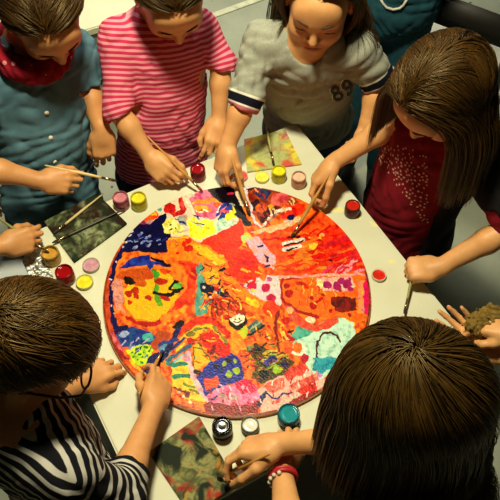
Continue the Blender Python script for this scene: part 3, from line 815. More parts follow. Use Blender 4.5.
# ------------------------------------------------------------------ the painting: brush strokes laid on the board, listed back to front
def make_painting():
    n = 640; R0 = .2985; zt = ZT+.0108
    xs = np.linspace(-R0, R0, n); X, Y = np.meshgrid(xs, xs, indexing='xy')
    keep = X*X+Y*Y <= R0*R0
    Pw = np.stack([X, Y, np.full_like(X, zt)], -1)
    v = Pw-CAM; d = v@CF; px = 250+FPX*(v@CR)/d; py = 250-FPX*(v@CU)/d
    r = np.random.default_rng(3)
    def fld(sc, seed):
        q = np.random.default_rng(seed); out = np.zeros_like(px)
        for k in range(6):
            a = q.uniform(0, 6.28); f = sc*q.uniform(.6, 1.7); out += np.sin((px*math.cos(a)+py*math.sin(a))*f+q.uniform(0, 6.28)+1.5*np.sin((px*math.sin(a)-py*math.cos(a))*f*.7))
        return out/2.4
    wx, wy = px+.7*fld(.45, 1)+.22*fld(1.2, 2), py+.7*fld(.45, 3)+.22*fld(1.2, 4)
    fine = fld(1.6, 5); mid = fld(.55, 6); streak = fld(1.6, 9)
    Cc = np.zeros(px.shape+(3,)); Hh = np.zeros_like(px)
    def lin(c): return np.array(srgb(*c))
    def put(mask, c, c2=None, mixn=None):
        base = lin(c)*(1+.11*fine[..., None]+.12*mid[..., None]+.08*streak[..., None])
        if c2 is not None:
            w = np.clip(.5+.55*(mid if mixn is None else mixn), 0, 1)[..., None]; base = base*(1-w)+lin(c2)*w
        Cc[:] = np.where(mask[..., None], np.clip(base, 0.002, 1), Cc); Hh[:] = np.where(mask, .25*Hh+.75*(.5+.5*streak), Hh)
    def poly(c, pts, c2=None):
        m = np.zeros(px.shape, bool); p = list(pts)
        for (x0, y0), (x1, y1) in zip(p, p[1:]+p[:1]):
            if y0 == y1: continue
            m ^= ((wy < y0) != (wy < y1)) & (wx < (x1-x0)*(wy-y0)/(y1-y0)+x0)
        put(m, c, c2)
    def ell(c, cx, cy, rx, ry=None, rot=0, c2=None):
        ry = ry or rx; a = math.radians(rot); dx, dy = wx-cx, wy-cy
        u = (dx*math.cos(a)+dy*math.sin(a))/rx; w = (-dx*math.sin(a)+dy*math.cos(a))/ry
        put(u*u+w*w < 1, c, c2)
    def line(c, pts, w, c2=None, sharp=False):
        m = np.zeros(px.shape, bool); ux, uy = (px, py) if sharp else (wx, wy)
        for (x0, y0), (x1, y1) in zip(pts, pts[1:]):
            bx, by = x1-x0, y1-y0; t = np.clip(((ux-x0)*bx+(uy-y0)*by)/(bx*bx+by*by+1e-9), 0, 1)
            m |= (ux-x0-t*bx)**2+(uy-y0-t*by)**2 < (w/2)**2
        put(m, c, c2)
    def streaks(cols, box, N, ang, L, w, seed):
        q = np.random.default_rng(seed); b = np.array(box, float)
        from_poly = b
        for i in range(N):
            t = q.dirichlet(np.ones(len(b))*.7); x, y = t@b; a = math.radians(ang+q.normal()*12); l = L*q.uniform(.5, 1.3)
            line(cols[q.integers(len(cols))], [(x-l*math.cos(a), y-l*math.sin(a)), (x+l*math.cos(a), y+l*math.sin(a))], w*q.uniform(.6, 1.3))
    def dots(c, pts, rr):
        for p in pts: ell(c, p[0], p[1], rr if len(p) < 3 else p[2])
    OR = (232, 104, 34); RD = (226, 52, 32); YE = (250, 212, 48); NV = (26, 26, 104); CRM = (240, 226, 200)
    put(np.ones(px.shape, bool), OR, (246, 160, 60))
    # rim
    poly((206, 92, 46), [(136, 205), (112, 240), (100, 280), (99, 310), (104, 335), (116, 358), (123, 352), (115, 330), (111, 300), (114, 268), (128, 240), (141, 216)], (222, 110, 60))
    line(YE, [(133, 219), (127, 229), (123, 240)], 5, (250, 235, 120))
    # top left cream ground
    poly(CRM, [(140, 214), (158, 196), (200, 180), (246, 178), (250, 190), (236, 225), (214, 242), (180, 240), (163, 233)], (232, 214, 196))
    line((95, 188, 176), [(138, 219), (144, 211), (152, 207.5), (160, 209)], 3.2); line((206, 190, 214), [(137, 223), (143, 216), (150, 211)], 2.6)
    ell((238, 130, 36), 151, 216, 7.5, 4.5, -15, (240, 90, 40)); ell((244, 190, 70), 153, 214, 3, 1.6); ell((178, 60, 130), 142, 222.5, 4.2, 3, 20); ell((200, 160, 160), 150, 222, 4, 2)
    poly(NV, [(129, 227), (136, 223), (150, 224), (156, 219), (160, 214), (167, 214), (166, 222), (163, 230), (171, 234), (170, 251), (150, 254), (139, 251), (124, 252), (124, 243)], (16, 16, 74))
    for x, y in ((140, 234), (146, 238), (143, 243), (150, 236), (148, 244), (137, 240), (135, 247)): ell((120, 130, 196), x, y, 2.6, 1.5, -30, (180, 186, 220))
    line((220, 214, 220), [(133, 227), (131, 233), (128, 238)], 1.3)
    line(NV, [(128, 240), (121, 252), (114, 266), (112, 282), (111, 300), (113, 318), (116, 332)], 4.6)
    for x, y in ((126, 242), (123, 247), (117, 262), (111, 279), (112, 289), (111, 306), (114, 313)): ell((224, 206, 214), x, y, 1.0)
    # red curl
    ell((206, 40, 48), 169.5, 208, 6, 6.2, 0, (226, 60, 50)); line((206, 40, 48), [(180, 195), (181, 203), (184, 210), (181, 213), (174, 214)], 5, (232, 110, 100))
    poly((240, 232, 120), [(163, 224), (171, 217), (178, 222), (186, 231), (182, 235), (164, 233)], (244, 238, 180))
    dots((50, 50, 20), [(170.6, 224.7), (171, 229.2), (175.4, 228.8)], .95)
    poly((180, 184, 176), [(177, 217), (187, 214), (187, 226), (180, 224)]); line((198, 190, 170), [(178, 231), (187, 231)], 2)
    poly((230, 112, 156), [(190, 198), (200, 190), (212, 189), (222, 196), (227, 210), (218, 217), (206, 219), (198, 217), (193, 207)], (236, 150, 176))
    line((246, 164, 50), [(193, 203), (203, 201), (214, 200), (219, 203)], 4); ell((246, 150, 44), 203, 209, 9, 3.6, 8, (250, 196, 70)); ell((240, 110, 60), 217, 204.5, 3.6, 2.6); line((246, 170, 60), [(208, 203), (216, 198)], 3)
    dots((190, 70, 50), [(201, 209.5), (205, 209.5)], 1)
    poly((250, 242, 44), [(187, 219), (192, 216), (199, 222), (209, 218), (216, 221), (217, 229), (212, 236), (200, 239), (190, 237)], (252, 250, 110))
    # dark blue and black hand paint at the top
    poly((24, 18, 40), [(206, 184), (215, 179), (233, 179), (236, 196), (246, 214), (249, 226), (244, 222), (234, 214), (226, 206), (216, 199), (208, 192)], (40, 22, 40))
    line((34, 60, 170), [(217, 215), (221, 209), (225, 204)], 3.5); line((40, 80, 190), [(220, 220), (225, 213), (230, 205)], 5, (30, 40, 120)); line((235, 235, 240), [(217, 212), (221, 206)], 1.4)
    poly((190, 222, 200), [(214, 223), (224, 218), (236, 224), (230, 231), (218, 234)], (220, 232, 220))
    poly((240, 226, 40), [(226, 213), (231, 211), (232.5, 204.5), (235, 211), (236, 218), (229, 220), (225, 218)])
    line((26, 26, 60), [(236, 214), (242, 217), (247, 224)], 4); ell((18, 18, 22), 249, 224, 2.6)
    # red orange leaf
    poly((244, 92, 30), [(196, 246), (206, 239), (220, 232), (232, 226), (242, 221), (245, 230), (241, 244), (236, 254), (226, 262), (212, 252)], (240, 66, 34))
    poly((248, 200, 50), [(241, 236), (247, 231), (254, 240), (248, 247), (242, 244)], (200, 220, 150))
    # triangle
    poly((206, 110, 50), [(247, 189), (262, 185), (288, 190), (300, 203), (282, 212), (270, 217), (262, 224), (253, 212)], (150, 54, 40))
    dots((78, 24, 34), [(254, 206, 4.5), (268, 213, 5), (272, 210, 4), (264, 219, 3.5), (257, 202, 3)], 4)
    ell((238, 96, 32), 261, 208, 6, 4.5, 10, (236, 140, 60)); ell((246, 180, 50), 271, 206, 4, 2.6, -20); ell((222, 90, 104), 280, 199, 10, 7, -20, (236, 140, 130)); ell((226, 120, 70), 284, 205, 5, 3)
    poly((70, 74, 120), [(252, 194), (259, 191), (261, 185.5), (264.5, 190), (272, 191), (268, 197), (266, 201), (259, 197)], (90, 100, 130)); line((40, 40, 110), [(246, 189), (254, 188), (262, 187)], 2)
    line((226, 218, 224), [(262, 187), (250, 185.5), (244.5, 188), (246, 196), (251, 206), (250, 213), (254, 220), (261, 227)], 2.4)
    poly((236, 46, 30), [(281, 213), (288, 207), (296, 202), (304, 206), (303, 213), (294, 219), (282, 219)], (246, 90, 50))
    line((236, 224, 206), [(264, 226), (269, 217), (275, 212), (284, 209), (291, 209)], 2.4); line((150, 156, 170), [(270, 222), (276, 214)], 1.6)
    poly((242, 216, 190), [(250, 232), (268, 227), (283, 222), (300, 216), (304, 219), (284, 229), (262, 234)], (246, 186, 120))
    ell((34, 40, 110), 291, 217.5, 4.4, 2.4, -10); line((200, 200, 220), [(284, 222), (291, 221)], 1.6)
    # the big orange fan
    poly((240, 92, 40), [(245, 243), (258, 234), (284, 229), (306, 219), (322, 204), (345, 214), (362, 234), (374, 262), (374, 276), (330, 276), (280, 278), (262, 268), (252, 256)], (246, 128, 54))
    poly((226, 200, 222), [(246, 240), (258, 236), (266, 245), (276, 258), (274, 269), (262, 264), (252, 250)], (240, 180, 170))
    streaks([(236, 64, 32), (246, 140, 60), (226, 40, 34), (250, 180, 80), (240, 90, 40), (216, 36, 30)], [(255, 236), (300, 222), (330, 216), (350, 240), (366, 268), (330, 270), (280, 270), (285, 245)], 70, -14, 9, 3, 2)
    poly((238, 48, 34), [(322, 232), (336, 224), (346, 230), (354, 245), (346, 252), (330, 256), (321, 246)], (246, 96, 46))
    streaks([(230, 40, 40), (240, 80, 40), (246, 130, 60), (220, 50, 70)], [(320, 230), (346, 228), (362, 260), (368, 273), (330, 268)], 30, -28, 8, 2.6, 4)
    streaks([(226, 90, 120), (220, 50, 60), (240, 170, 180), (236, 60, 40)], [(324, 272), (330, 264), (352, 256), (366, 272)], 22, -35, 5, 2.2, 5)
    streaks([(236, 60, 40), (248, 150, 60), (240, 90, 50)], [(270, 264), (312, 252), (330, 268), (284, 274)], 24, -12, 9, 3, 6)
    line((60, 40, 110), [(258, 247.5), (263, 245)], 2.2); line((50, 34, 110), [(264, 255), (268, 258), (267, 261)], 2.4); line((70, 50, 120), [(265, 267), (270, 265)], 2.2)
    ell((248, 206, 80), 313, 246, 4, 3); ell((244, 196, 120), 322, 235, 3, 1.6); ell((60, 30, 50), 331.5, 260, 1.8, 1.2)
    for k, (a, b) in enumerate((((284, 244), (303, 239.5)), ((284, 249.5), (300, 246)))):
        line((238, 226, 222), [a, b], 4, sharp=True)
    for a, b in (((284, 245), (304, 241)), ((287, 250), (297, 248)), ((288, 238), (299, 236))): line((52, 20, 30), [a, b], 1.9)
    # boxes at the right
    poly((246, 150, 46), [(280, 279), (318, 276.5), (372, 274), (374, 300), (366, 322), (348, 322), (326, 318), (300, 312), (283, 302)], (242, 120, 36))
    line((244, 206, 180), [(280, 277.5), (320, 275), (368, 274)], 2.6, (236, 160, 160)); line((190, 44, 28), [(282, 279), (280.5, 290), (284, 302), (300, 312), (318, 317)], 3); line((196, 56, 30), [(284, 279), (300, 278)], 1.6)
    dots((196, 40, 24), [(287, 286, 2.6), (289, 293.5, 3.8), (313.5, 306, 3.6), (311.5, 298, 2.2), (323, 295, 1.8), (331, 310.5, 2.2), (349, 315, 1.8), (360, 302, 1.6)], 2)
    line((214, 56, 30), [(298, 283), (307, 286)], 4); line((200, 40, 24), [(317, 301), (322, 299)], 3)
    poly((246, 220, 196), [(317, 278), (352, 276), (355, 285), (350, 291), (324, 291), (316, 285)], (238, 160, 170))
    dots((186, 60, 130), [(327, 285, 4.2), (337, 286, 4.2), (341, 281, 3.6), (347, 284, 4.2), (351, 289, 2.6), (340, 290, 2), (350, 279, 2)], 3); ell((246, 226, 160), 320, 284, 3, 5)
    poly((120, 30, 20), [(331, 296), (340, 297), (355, 297), (356, 311), (336, 312), (332, 305)], (176, 60, 34)); line((210, 110, 50), [(338, 304), (350, 304)], 1.6)
    poly((236, 160, 150), [(358, 281), (365, 279), (365, 312), (358, 314)], (246, 170, 90)); poly((232, 26, 120), [(364.5, 278), (372, 278), (374, 300), (369, 315), (363.5, 314)])
    ell((248, 208, 50), 347, 323, 9, 4, 15)
    # dotted white patch
    poly((236, 226, 218), [(243, 285), (256, 277), (264, 281), (268, 275), (279, 276), (280, 292), (282, 304), (274, 309), (262, 303), (251, 296)], (226, 206, 214))
    dots((214, 26, 106), [(252, 286, 4.4), (266, 288, 4.6), (271, 297.5, 4.6), (242, 285, 2.2)], 4); dots((196, 110, 160), [(269, 279, 2.2)], 2)
    # orange blob
    poly((246, 92, 28), [(229, 258), (234, 251), (243, 249), (252, 252), (259, 260), (258, 268), (263, 275), (252, 280), (242, 282), (231, 276), (227, 267)], (238, 60, 30)); ell((232, 42, 26), 247, 261, 9, 5, 5, (240, 70, 30))
    line((222, 40, 30), [(245, 277), (256, 279), (251, 284)], 2.6)
    poly((250, 172, 40), [(221, 277), (230, 275), (240, 284), (254, 295), (268, 303), (279, 309), (272, 320), (256, 313), (240, 304), (227, 294)], (244, 130, 40)); ell((250, 206, 54), 252, 302, 8, 4, 30)
    # round yellow face on the left
    poly((240, 136, 46), [(116, 272), (126, 260), (141, 252), (160, 253), (176, 262), (188, 276), (191, 292), (186, 310), (172, 324), (158, 329), (142, 327), (124, 317), (114, 300), (112, 285)], (246, 160, 60))
    poly((226, 164, 150), [(113, 281), (121, 278), (125, 292), (122, 306), (126, 314), (117, 309), (113, 296)])
    poly((248, 208, 36), [(124, 290), (130, 282), (148, 276), (158, 270), (168, 274), (178, 284), (178, 300), (168, 315), (150, 322), (134, 317), (124, 305)], (240, 190, 40))
    ell((226, 120, 40), 136, 275, 20, 6.5, -4, (206, 100, 36)); ell((214, 116, 34), 139, 282, 8, 5, 20)
    poly((42, 58, 160), [(119, 269), (126, 262), (138, 256), (149, 255), (151, 261), (160, 260), (169, 265), (162, 266), (154, 265), (150, 271), (147, 265), (130, 267)], (70, 96, 190)); line((20, 20, 60), [(152, 258), (162, 262), (169, 265)], 3)
    ell((34, 14, 20), 129, 280.5, 5.4, 3.4, 15); line((60, 30, 20), [(126, 277), (135, 282)], 2)
    dots((196, 66, 24), [(129, 293.5, 3.4), (135, 290.5, 3.6), (136, 296, 2.6), (129.5, 302.5, 3), (148, 297.5, 3)], 3)
    line((120, 176, 60), [(154, 270), (157, 280), (156, 292), (160, 304)], 4.5); ell((70, 160, 70), 156, 274, 4, 3, 0, (110, 190, 70)); ell((130, 180, 50), 160, 304, 3, 3)
    ell((206, 60, 26), 161, 281.5, 7, 3.2, -4); ell((210, 70, 30), 165, 271, 5, 3, 20, (230, 110, 40)); line((244, 200, 50), [(162, 276), (172, 278)], 2)
    line((44, 16, 18), [(154, 293), (162, 295), (172, 294), (178, 291)], 3.4); ell((198, 50, 24), 165, 298, 6, 2.4, 10)
    line((22, 18, 20), [(170, 288), (176, 281)], 4); ell((128, 190, 90), 178, 286, 4.4, 3.4, -15); line((22, 18, 20), [(172, 290), (178, 290.5), (183, 287)], 2)
    line((196, 44, 22), [(127, 317), (136, 322), (148, 325), (157, 323), (164, 317)], 4.2); line((240, 120, 40), [(162, 320), (170, 312), (178, 302)], 5, (246, 170, 60))
    # centre left reds
    poly((240, 70, 32), [(181, 262), (190, 261), (195, 266), (196, 280), (193, 296), (192, 314), (184, 312), (172, 310), (178, 299), (187, 288), (188, 276)], (246, 110, 44)); ell((212, 30, 24), 195, 273, 5, 7, 10); ell((236, 60, 36), 181, 304, 7, 6, 0, (240, 90, 40))
    line((236, 110, 44), [(166, 326), (178, 314), (186, 306)], 5, (250, 190, 60))
    poly((250, 176, 44), [(166, 241), (176, 236), (188, 236), (196, 241), (212, 248), (227, 261), (229, 268), (212, 272), (196, 262), (180, 259), (168, 256)], (244, 142, 44))
    poly((252, 214, 56), [(191, 245), (200, 245), (212, 251), (227, 263), (214, 264), (202, 255)], (250, 190, 50))
    line((236, 140, 80), [(171, 247), (170, 242), (175, 240), (179, 243), (176, 247)], 1.8); dots((226, 56, 26), [(184, 244, 3), (189, 241, 3), (190, 248, 3.4), (186, 249, 3), (178, 253, 2)], 3); line((250, 190, 90), [(168, 240), (178, 237), (188, 238)], 1.5)
    poly((104, 172, 160), [(196, 264), (202, 262), (203, 272), (205, 282), (202, 292), (207, 300), (207, 311), (200, 317), (195, 314), (195, 300), (197, 284)], (130, 186, 170))
    poly((236, 206, 60), [(204, 273), (212, 270), (219, 271), (219, 283), (209, 285)], (240, 180, 50))
    poly((24, 22, 84), [(200, 284), (206, 282), (212, 287), (220, 286), (226, 291), (232, 297), (226, 298), (217, 294), (208, 297), (201, 293)], (14, 14, 50)); ell((204, 40, 80), 217, 288, 3.6, 3.2); dots((226, 216, 226), [(204, 287, 1.2), (215, 293, 1.2), (222, 290, .9), (211, 297, 1)], 1)
    ell((24, 14, 12), 222.5, 269.5, 3.4, 2); line((40, 40, 30), [(219, 275), (220, 284)], 1.4)
    # brown red patch with the small cream face
    poly((206, 78, 30), [(204, 302), (214, 297), (228, 299), (240, 302), (246, 312), (240, 324), (230, 324), (222, 316), (212, 316)], (160, 40, 24)); streaks([(240, 150, 70), (120, 30, 20), (236, 90, 40)], [(208, 302), (240, 303), (236, 318), (216, 314)], 26, 40, 3, 1.6, 8)
    line((90, 60, 40), [(216, 300), (217, 314)], 2); line((246, 196, 120), [(209, 308), (213, 311)], 1.6)
    ell((40, 12, 20), 238, 322, 9.5, 7, -18); ell((246, 232, 206), 237.5, 319.5, 7.4, 4.4, -16); dots((60, 30, 24), [(235, 319.4), (239.6, 318)], .8); line((70, 36, 26), [(233.5, 321.6), (238, 322.6), (242, 320)], 1, sharp=True)
    poly((188, 220, 48), [(237, 331), (243, 327), (247, 326), (249, 334), (243, 339)], (226, 210, 60))
    poly((122, 146, 132), [(247, 328), (256, 319), (264, 325), (252, 334)], (90, 116, 110)); line((24, 30, 30), [(248, 335), (256, 331), (264, 325)], 2); 
    for k in range(4): line((186, 200, 180), [(250+k*3, 330-k*2), (253+k*3, 326-k*2)], .9, sharp=True)
    poly((230, 116, 36), [(248, 338), (258, 334), (266, 326), (278, 312), (292, 318), (292, 340), (284, 352), (264, 350), (252, 347)], (246, 150, 50)); ell((244, 110, 34), 271, 309, 9, 8, 0, (240, 80, 30))
    line((158, 46, 22), [(279, 312), (276, 322), (276, 334), (279, 350)], 3); line((246, 190, 60), [(281, 326), (284, 340)], 3.5); ell((206, 36, 40), 286, 321, 5, 4); ell((204, 26, 54), 289, 338, 6, 3.6, 10)
    poly((246, 190, 50), [(222, 316), (232, 324), (240, 338), (247, 346), (250, 362), (240, 362), (229, 344)], (240, 150, 40)); ell((240, 120, 40), 243, 356, 6, 7, -20)
    # dark green cluster
    poly((128, 112, 46), [(247, 348), (256, 343), (268, 350), (284, 352), (294, 362), (288, 374), (272, 380), (260, 384), (252, 376), (256, 362)], (96, 66, 34))
    streaks([(50, 60, 30), (170, 190, 60), (180, 90, 40), (40, 30, 60), (220, 190, 90), (70, 100, 60)], [(252, 348), (282, 352), (292, 364), (264, 380), (258, 368)], 40, -22, 5, 2, 12)
    ell((46, 36, 110), 271, 360, 6.5, 4, -20, (110, 100, 190)); dots((150, 140, 200), [(274, 361, 1.4), (269, 363, 1.3)], 1); ell((12, 12, 18), 264, 374, 5.2, 5); ell((180, 206, 60), 277, 370, 5, 3, -15); ell((60, 30, 100), 284.5, 364.5, 4, 3.2)
    poly((92, 110, 88), [(247, 346), (255, 345), (252, 353), (247, 352)], (150, 160, 120)); line((28, 32, 22), [(250, 352), (260, 347), (266, 344)], 2.6)
    # arch
    poly((238, 72, 32), [(199, 336), (212, 330), (222, 332), (230, 345), (231, 356), (222, 361), (214, 352), (206, 350)], (222, 44, 26))
    line((216, 44, 26), [(180, 331), (190, 324), (202, 319.5), (213, 320), (222, 326), (228, 336)], 6, (240, 90, 40)); line((248, 206, 56), [(184, 337), (196, 328), (206, 325), (215, 329), (224, 340)], 4); line((152, 146, 70), [(188, 335), (198, 329.5), (205, 329)], 4.4); line((170, 160, 70), [(214, 328), (220, 334), (226, 341)], 3.4); line((250, 196, 50), [(180, 338), (190, 339), (202, 331)], 3.2)
    ell((206, 40, 28), 191, 341, 3.8, 3.6); line((150, 30, 24), [(212, 352), (214, 346)], 4)
    poly((24, 12, 16), [(171, 327), (178, 321), (183, 320), (184, 325), (180, 328), (178, 332)])
    # bottom left
    poly((206, 112, 52), [(148, 340), (158, 331), (172, 332), (166, 342), (160, 349), (150, 350)], (190, 90, 40))
    poly((54, 108, 172), [(115, 334), (130, 327), (146, 330), (156, 337), (150, 344), (136, 348), (122, 347)], (36, 70, 150)); ell((80, 180, 190), 148, 337.5, 5.5, 4.5, 0, (110, 200, 180)); ell((170, 180, 210), 124, 334, 5, 3.6, -20); line(NV, [(114, 320), (117, 330), (126, 327)], 5)
    line((216, 84, 96), [(111, 334), (116, 342), (121, 350)], 5, (230, 150, 150)); line((176, 24, 40), [(109, 334), (114, 345), (122, 355), (132, 364)], 3.4)
    poly((192, 226, 44), [(127, 351), (138, 345), (150, 345), (154, 351), (149, 359), (141, 367), (133, 362)], (222, 230, 60)); dots((60, 140, 60), [(132, 352), (136, 349), (141, 348), (146, 347), (134, 357), (139, 354), (144, 352), (149, 351), (138, 360), (142, 357), (147, 356), (142, 363)], 1.2)
    line((244, 196, 50), [(130, 361), (138, 369), (146, 376)], 3.6); line((226, 110, 40), [(126, 360), (136, 370), (150, 380)], 2.4)
    poly((22, 30, 120), [(142, 369), (148, 358), (157, 352), (164, 356), (160, 363), (152, 369), (146, 374)]); poly((150, 190, 210), [(158, 348), (166, 343), (172, 352), (166, 358), (160, 356)], (90, 140, 180))
    for a, b, c, w in (((164, 356), (178, 330), (30, 44, 120), 5), ((160, 344), (176, 340), (50, 90, 160), 4), ((168, 352), (184, 339), (44, 80, 140), 3.2), ((168, 360), (190, 345), (70, 126, 150), 4), ((162, 362), (172, 346), (24, 30, 90), 3), ((176, 350), (184, 344), (236, 220, 80), 1.6), ((174, 362), (190, 352), (150, 196, 200), 3)): line(c, [a, b], w)
    poly((246, 206, 54), [(172, 364), (186, 355), (190, 370), (197, 386), (207, 402), (196, 406), (184, 398), (172, 384)], (250, 222, 90)); line((236, 190, 204), [(188, 353), (190, 365), (194, 377), (200, 389), (208, 401)], 5, (240, 210, 216)); ell((230, 170, 190), 186, 358, 4, 3)
    line((52, 158, 140), [(168, 364), (186, 364)], 4.2); line((40, 150, 120), [(174, 376.5), (189, 375.5)], 4.6); line((150, 160, 50), [(184, 384), (194, 387)], 3.4); line((160, 150, 50), [(190, 390), (199, 393)], 2.6); line((246, 200, 50), [(176, 370), (186, 370)], 3)
    streaks([(206, 50, 30), (150, 24, 20), (240, 150, 60)], [(174, 386), (182, 388), (194, 398), (180, 400)], 16, 20, 3, 2.2, 15); dots((250, 220, 190), [(179, 391, 1.3), (184, 396, 1.3), (190, 403, 1.6)], 1); ell((246, 160, 60), 198, 403, 8, 3, 20)
    poly((240, 208, 44), [(193.5, 345), (197, 342), (204, 352), (213, 362), (203, 366), (194, 369)], (226, 196, 50)); line((110, 110, 50), [(194, 346), (194, 368)], 1.3); line((120, 110, 50), [(197, 343), (206, 353), (212, 361)], 1.3)
    # blue house
    poly((44, 52, 158), [(196, 377), (202, 371), (209, 362), (214, 361), (226, 356), (232, 353), (240, 359), (244, 374), (243, 382), (226, 384), (218, 389), (207, 397)], (62, 72, 186))
    poly((242, 122, 40), [(203, 379), (210, 377), (218, 376), (221, 384), (213, 388), (206, 390)], (236, 100, 40)); dots((176, 196, 58), [(224.5, 364, 3), (229, 374, 3.2), (236.5, 370.5, 3.6), (234.5, 361.5, 2)], 3); dots((18, 20, 70), [(228.5, 360, 3), (216, 366, 2.4), (222, 371, 1.6)], 2); ell((70, 16, 30), 197, 371.5, 4, 2.8)
    line((50, 44, 140), [(206, 395), (213, 391), (221, 386)], 2.6)
    poly((240, 122, 172), [(206, 397), (215, 389), (226, 385), (240, 384), (248, 381), (258, 388), (263, 395), (256, 402), (236, 405), (214, 402)], (246, 160, 196)); ell((202, 168, 164), 229, 397, 10, 4.6, 6, (226, 186, 190)); poly((230, 30, 112), [(234, 384), (241, 380), (247, 378), (253, 384), (257, 389), (250, 394), (242, 393)], (226, 20, 100)); line((90, 60, 150), [(209, 401), (217, 396)], 2)
    poly((188, 18, 30), [(203, 405), (212, 401), (224, 404), (240, 405), (252, 402), (262, 400), (258, 412), (232, 418), (206, 414)], (150, 12, 26)); line((240, 90, 120), [(231, 405), (236, 401), (241, 405)], 2)
    # salmon petals
    poly((242, 212, 196), [(258, 390), (266, 382), (280, 376), (296, 366), (318, 370), (326, 380), (318, 396), (290, 408), (262, 412)], (240, 190, 180))
    poly((238, 146, 122), [(262, 386), (274, 380), (284, 378), (286, 386), (278, 392), (268, 392)], (232, 120, 100)); poly((226, 76, 66), [(283, 373), (292, 367), (304, 364), (310, 370), (300, 376), (288, 381)], (236, 110, 90)); poly((228, 98, 84), [(288, 386), (300, 379), (316, 373), (320, 380), (304, 387), (292, 390)], (238, 140, 120)); poly((216, 40, 32), [(296, 391), (306, 385), (318, 383), (317, 390), (304, 396)], (230, 70, 40)); poly((180, 24, 30), [(288, 402), (300, 396), (318, 390), (318, 396), (300, 404), (290, 407)]); ell((226, 110, 110), 276, 402, 6, 2, -25)
    line((40, 44, 110), [(258, 406), (266, 393)], 3.4); line((90, 80, 160), [(260, 398), (264, 394)], 2); line((52, 50, 130), [(266, 392), (272, 398), (278, 398.5), (283, 393), (287, 394), (292, 392.5)], 1.5, sharp=True)
    # pale aqua basket
    poly((196, 228, 210), [(292, 344), (300, 334), (318, 324), (336, 317), (354, 322), (356, 340), (346, 356), (334, 370), (320, 380), (310, 372), (304, 358)], (214, 236, 220))
    ell((244, 238, 220), 299, 350, 8, 6); dots((240, 140, 36), [(298, 347.5, 5.2)], 5); ell((206, 30, 80), 304.5, 358, 4, 4.8); ell((236, 110, 50), 289, 350, 5, 3.4)
    poly((100, 188, 172), [(289, 334), (296, 331), (298, 324), (303, 328), (314, 330), (310, 336), (302, 337), (297, 341)], (130, 200, 180)); 
    poly((238, 126, 96), [(284, 304), (294, 308), (302, 318), (312, 326), (324, 322), (336, 316), (340, 320), (326, 330), (310, 331), (298, 325), (288, 316)], (226, 90, 60)); ell((246, 220, 190), 311, 320, 5, 3.6); ell((236, 180, 150), 290, 310, 4, 3)
    line((104, 44, 50), [(317, 360), (316.5, 350), (318, 341), (323, 334), (330, 331.5), (337, 335), (340, 342)], 2); poly((58, 170, 186), [(314, 358), (326, 357), (336, 358), (332, 368), (322, 373), (313, 371)], (80, 186, 200)); ell((206, 150, 200), 318, 375, 4, 2.6)
    # smears of wet colour over everything that is orange
    for k, (bx, N) in enumerate((([(196, 240), (260, 250), (280, 300), (250, 350), (200, 330), (186, 270)], 60), ([(262, 310), (292, 310), (292, 350), (250, 350)], 26), ([(200, 300), (244, 300), (240, 324), (208, 318)], 18))):
        streaks([(206, 40, 24), (236, 80, 30), (250, 190, 60), (170, 50, 24), (246, 140, 50), (250, 214, 110)], bx, N, 25+30*k, 3.4, 1.7, 40+k)
    ell((40, 12, 20), 238, 322, 9.5, 7, -18); ell((246, 232, 206), 237.5, 319.5, 7.4, 4.4, -16); dots((60, 30, 24), [(235, 319.4), (239.6, 318)], .8); line((70, 36, 26), [(233.5, 321.6), (238, 322.6), (242, 320)], 1, sharp=True)
    for k, (bx, N, cs) in enumerate((
            ([(140, 185), (245, 180), (235, 225), (165, 238)], 26, [(236, 120, 60), (214, 60, 110), (250, 240, 220), (60, 60, 150), (190, 200, 190)]),
            ([(246, 188), (300, 200), (266, 224)], 20, [(70, 20, 30), (236, 110, 50), (40, 40, 90), (200, 60, 60), (240, 200, 150)]),
            ([(282, 280), (366, 278), (360, 312), (300, 308)], 26, [(250, 196, 90), (226, 90, 30), (240, 130, 90), (206, 70, 30)]),
            ([(196, 262), (232, 270), (228, 300), (198, 312)], 22, [(30, 60, 90), (130, 40, 40), (236, 180, 60), (80, 150, 140), (60, 30, 30)]),
            ([(232, 326), (292, 330), (290, 372), (250, 380), (236, 356)], 46, [(70, 40, 24), (150, 120, 40), (40, 50, 40), (236, 150, 50), (170, 60, 30), (110, 140, 60)]),
            ([(180, 326), (232, 324), (232, 360), (196, 366)], 26, [(150, 24, 20), (250, 190, 70), (120, 110, 60), (240, 110, 40)]),
            ([(206, 388), (262, 380), (262, 408), (206, 410)], 26, [(246, 180, 210), (226, 60, 130), (170, 20, 50), (250, 220, 226)]),
            ([(262, 380), (318, 366), (318, 396), (270, 408)], 26, [(250, 226, 214), (226, 90, 80), (206, 40, 40), (244, 170, 150)]),
            ([(118, 334), (150, 336), (158, 368), (130, 360)], 18, [(40, 60, 140), (90, 150, 190), (200, 190, 220), (30, 30, 90)]),
            ([(126, 228), (168, 236), (166, 250), (126, 252)], 22, [(60, 66, 160), (14, 12, 60), (150, 160, 210), (30, 34, 120)]))):
        streaks(cs, bx, N, 20+37*k, 2.6, 1.4, 70+k)
    poly((242, 122, 40), [(203, 379), (210, 377), (218, 376), (221, 384), (213, 388), (206, 390)], (236, 90, 36)); dots((182, 200, 60), [(224.5, 364, 3), (229, 374, 3.2), (236.5, 370.5, 3.6), (234.5, 361.5, 2)], 3)
    dots((186, 50, 126), [(327, 285, 4), (337, 286, 4), (341, 281, 3.4), (347, 284, 4), (351, 289, 2.4)], 3); line((52, 50, 130), [(266, 392), (272, 398), (278, 398.5), (283, 393), (287, 394), (292, 392.5)], 1.7, sharp=True)
    dots((196, 36, 22), [(287, 286, 2.6), (289, 293.5, 3.8), (313.5, 306, 3.6), (311.5, 298, 2.2)], 2); poly((120, 30, 20), [(331, 296), (340, 297), (355, 297), (356, 311), (336, 312), (332, 305)], (166, 50, 30))
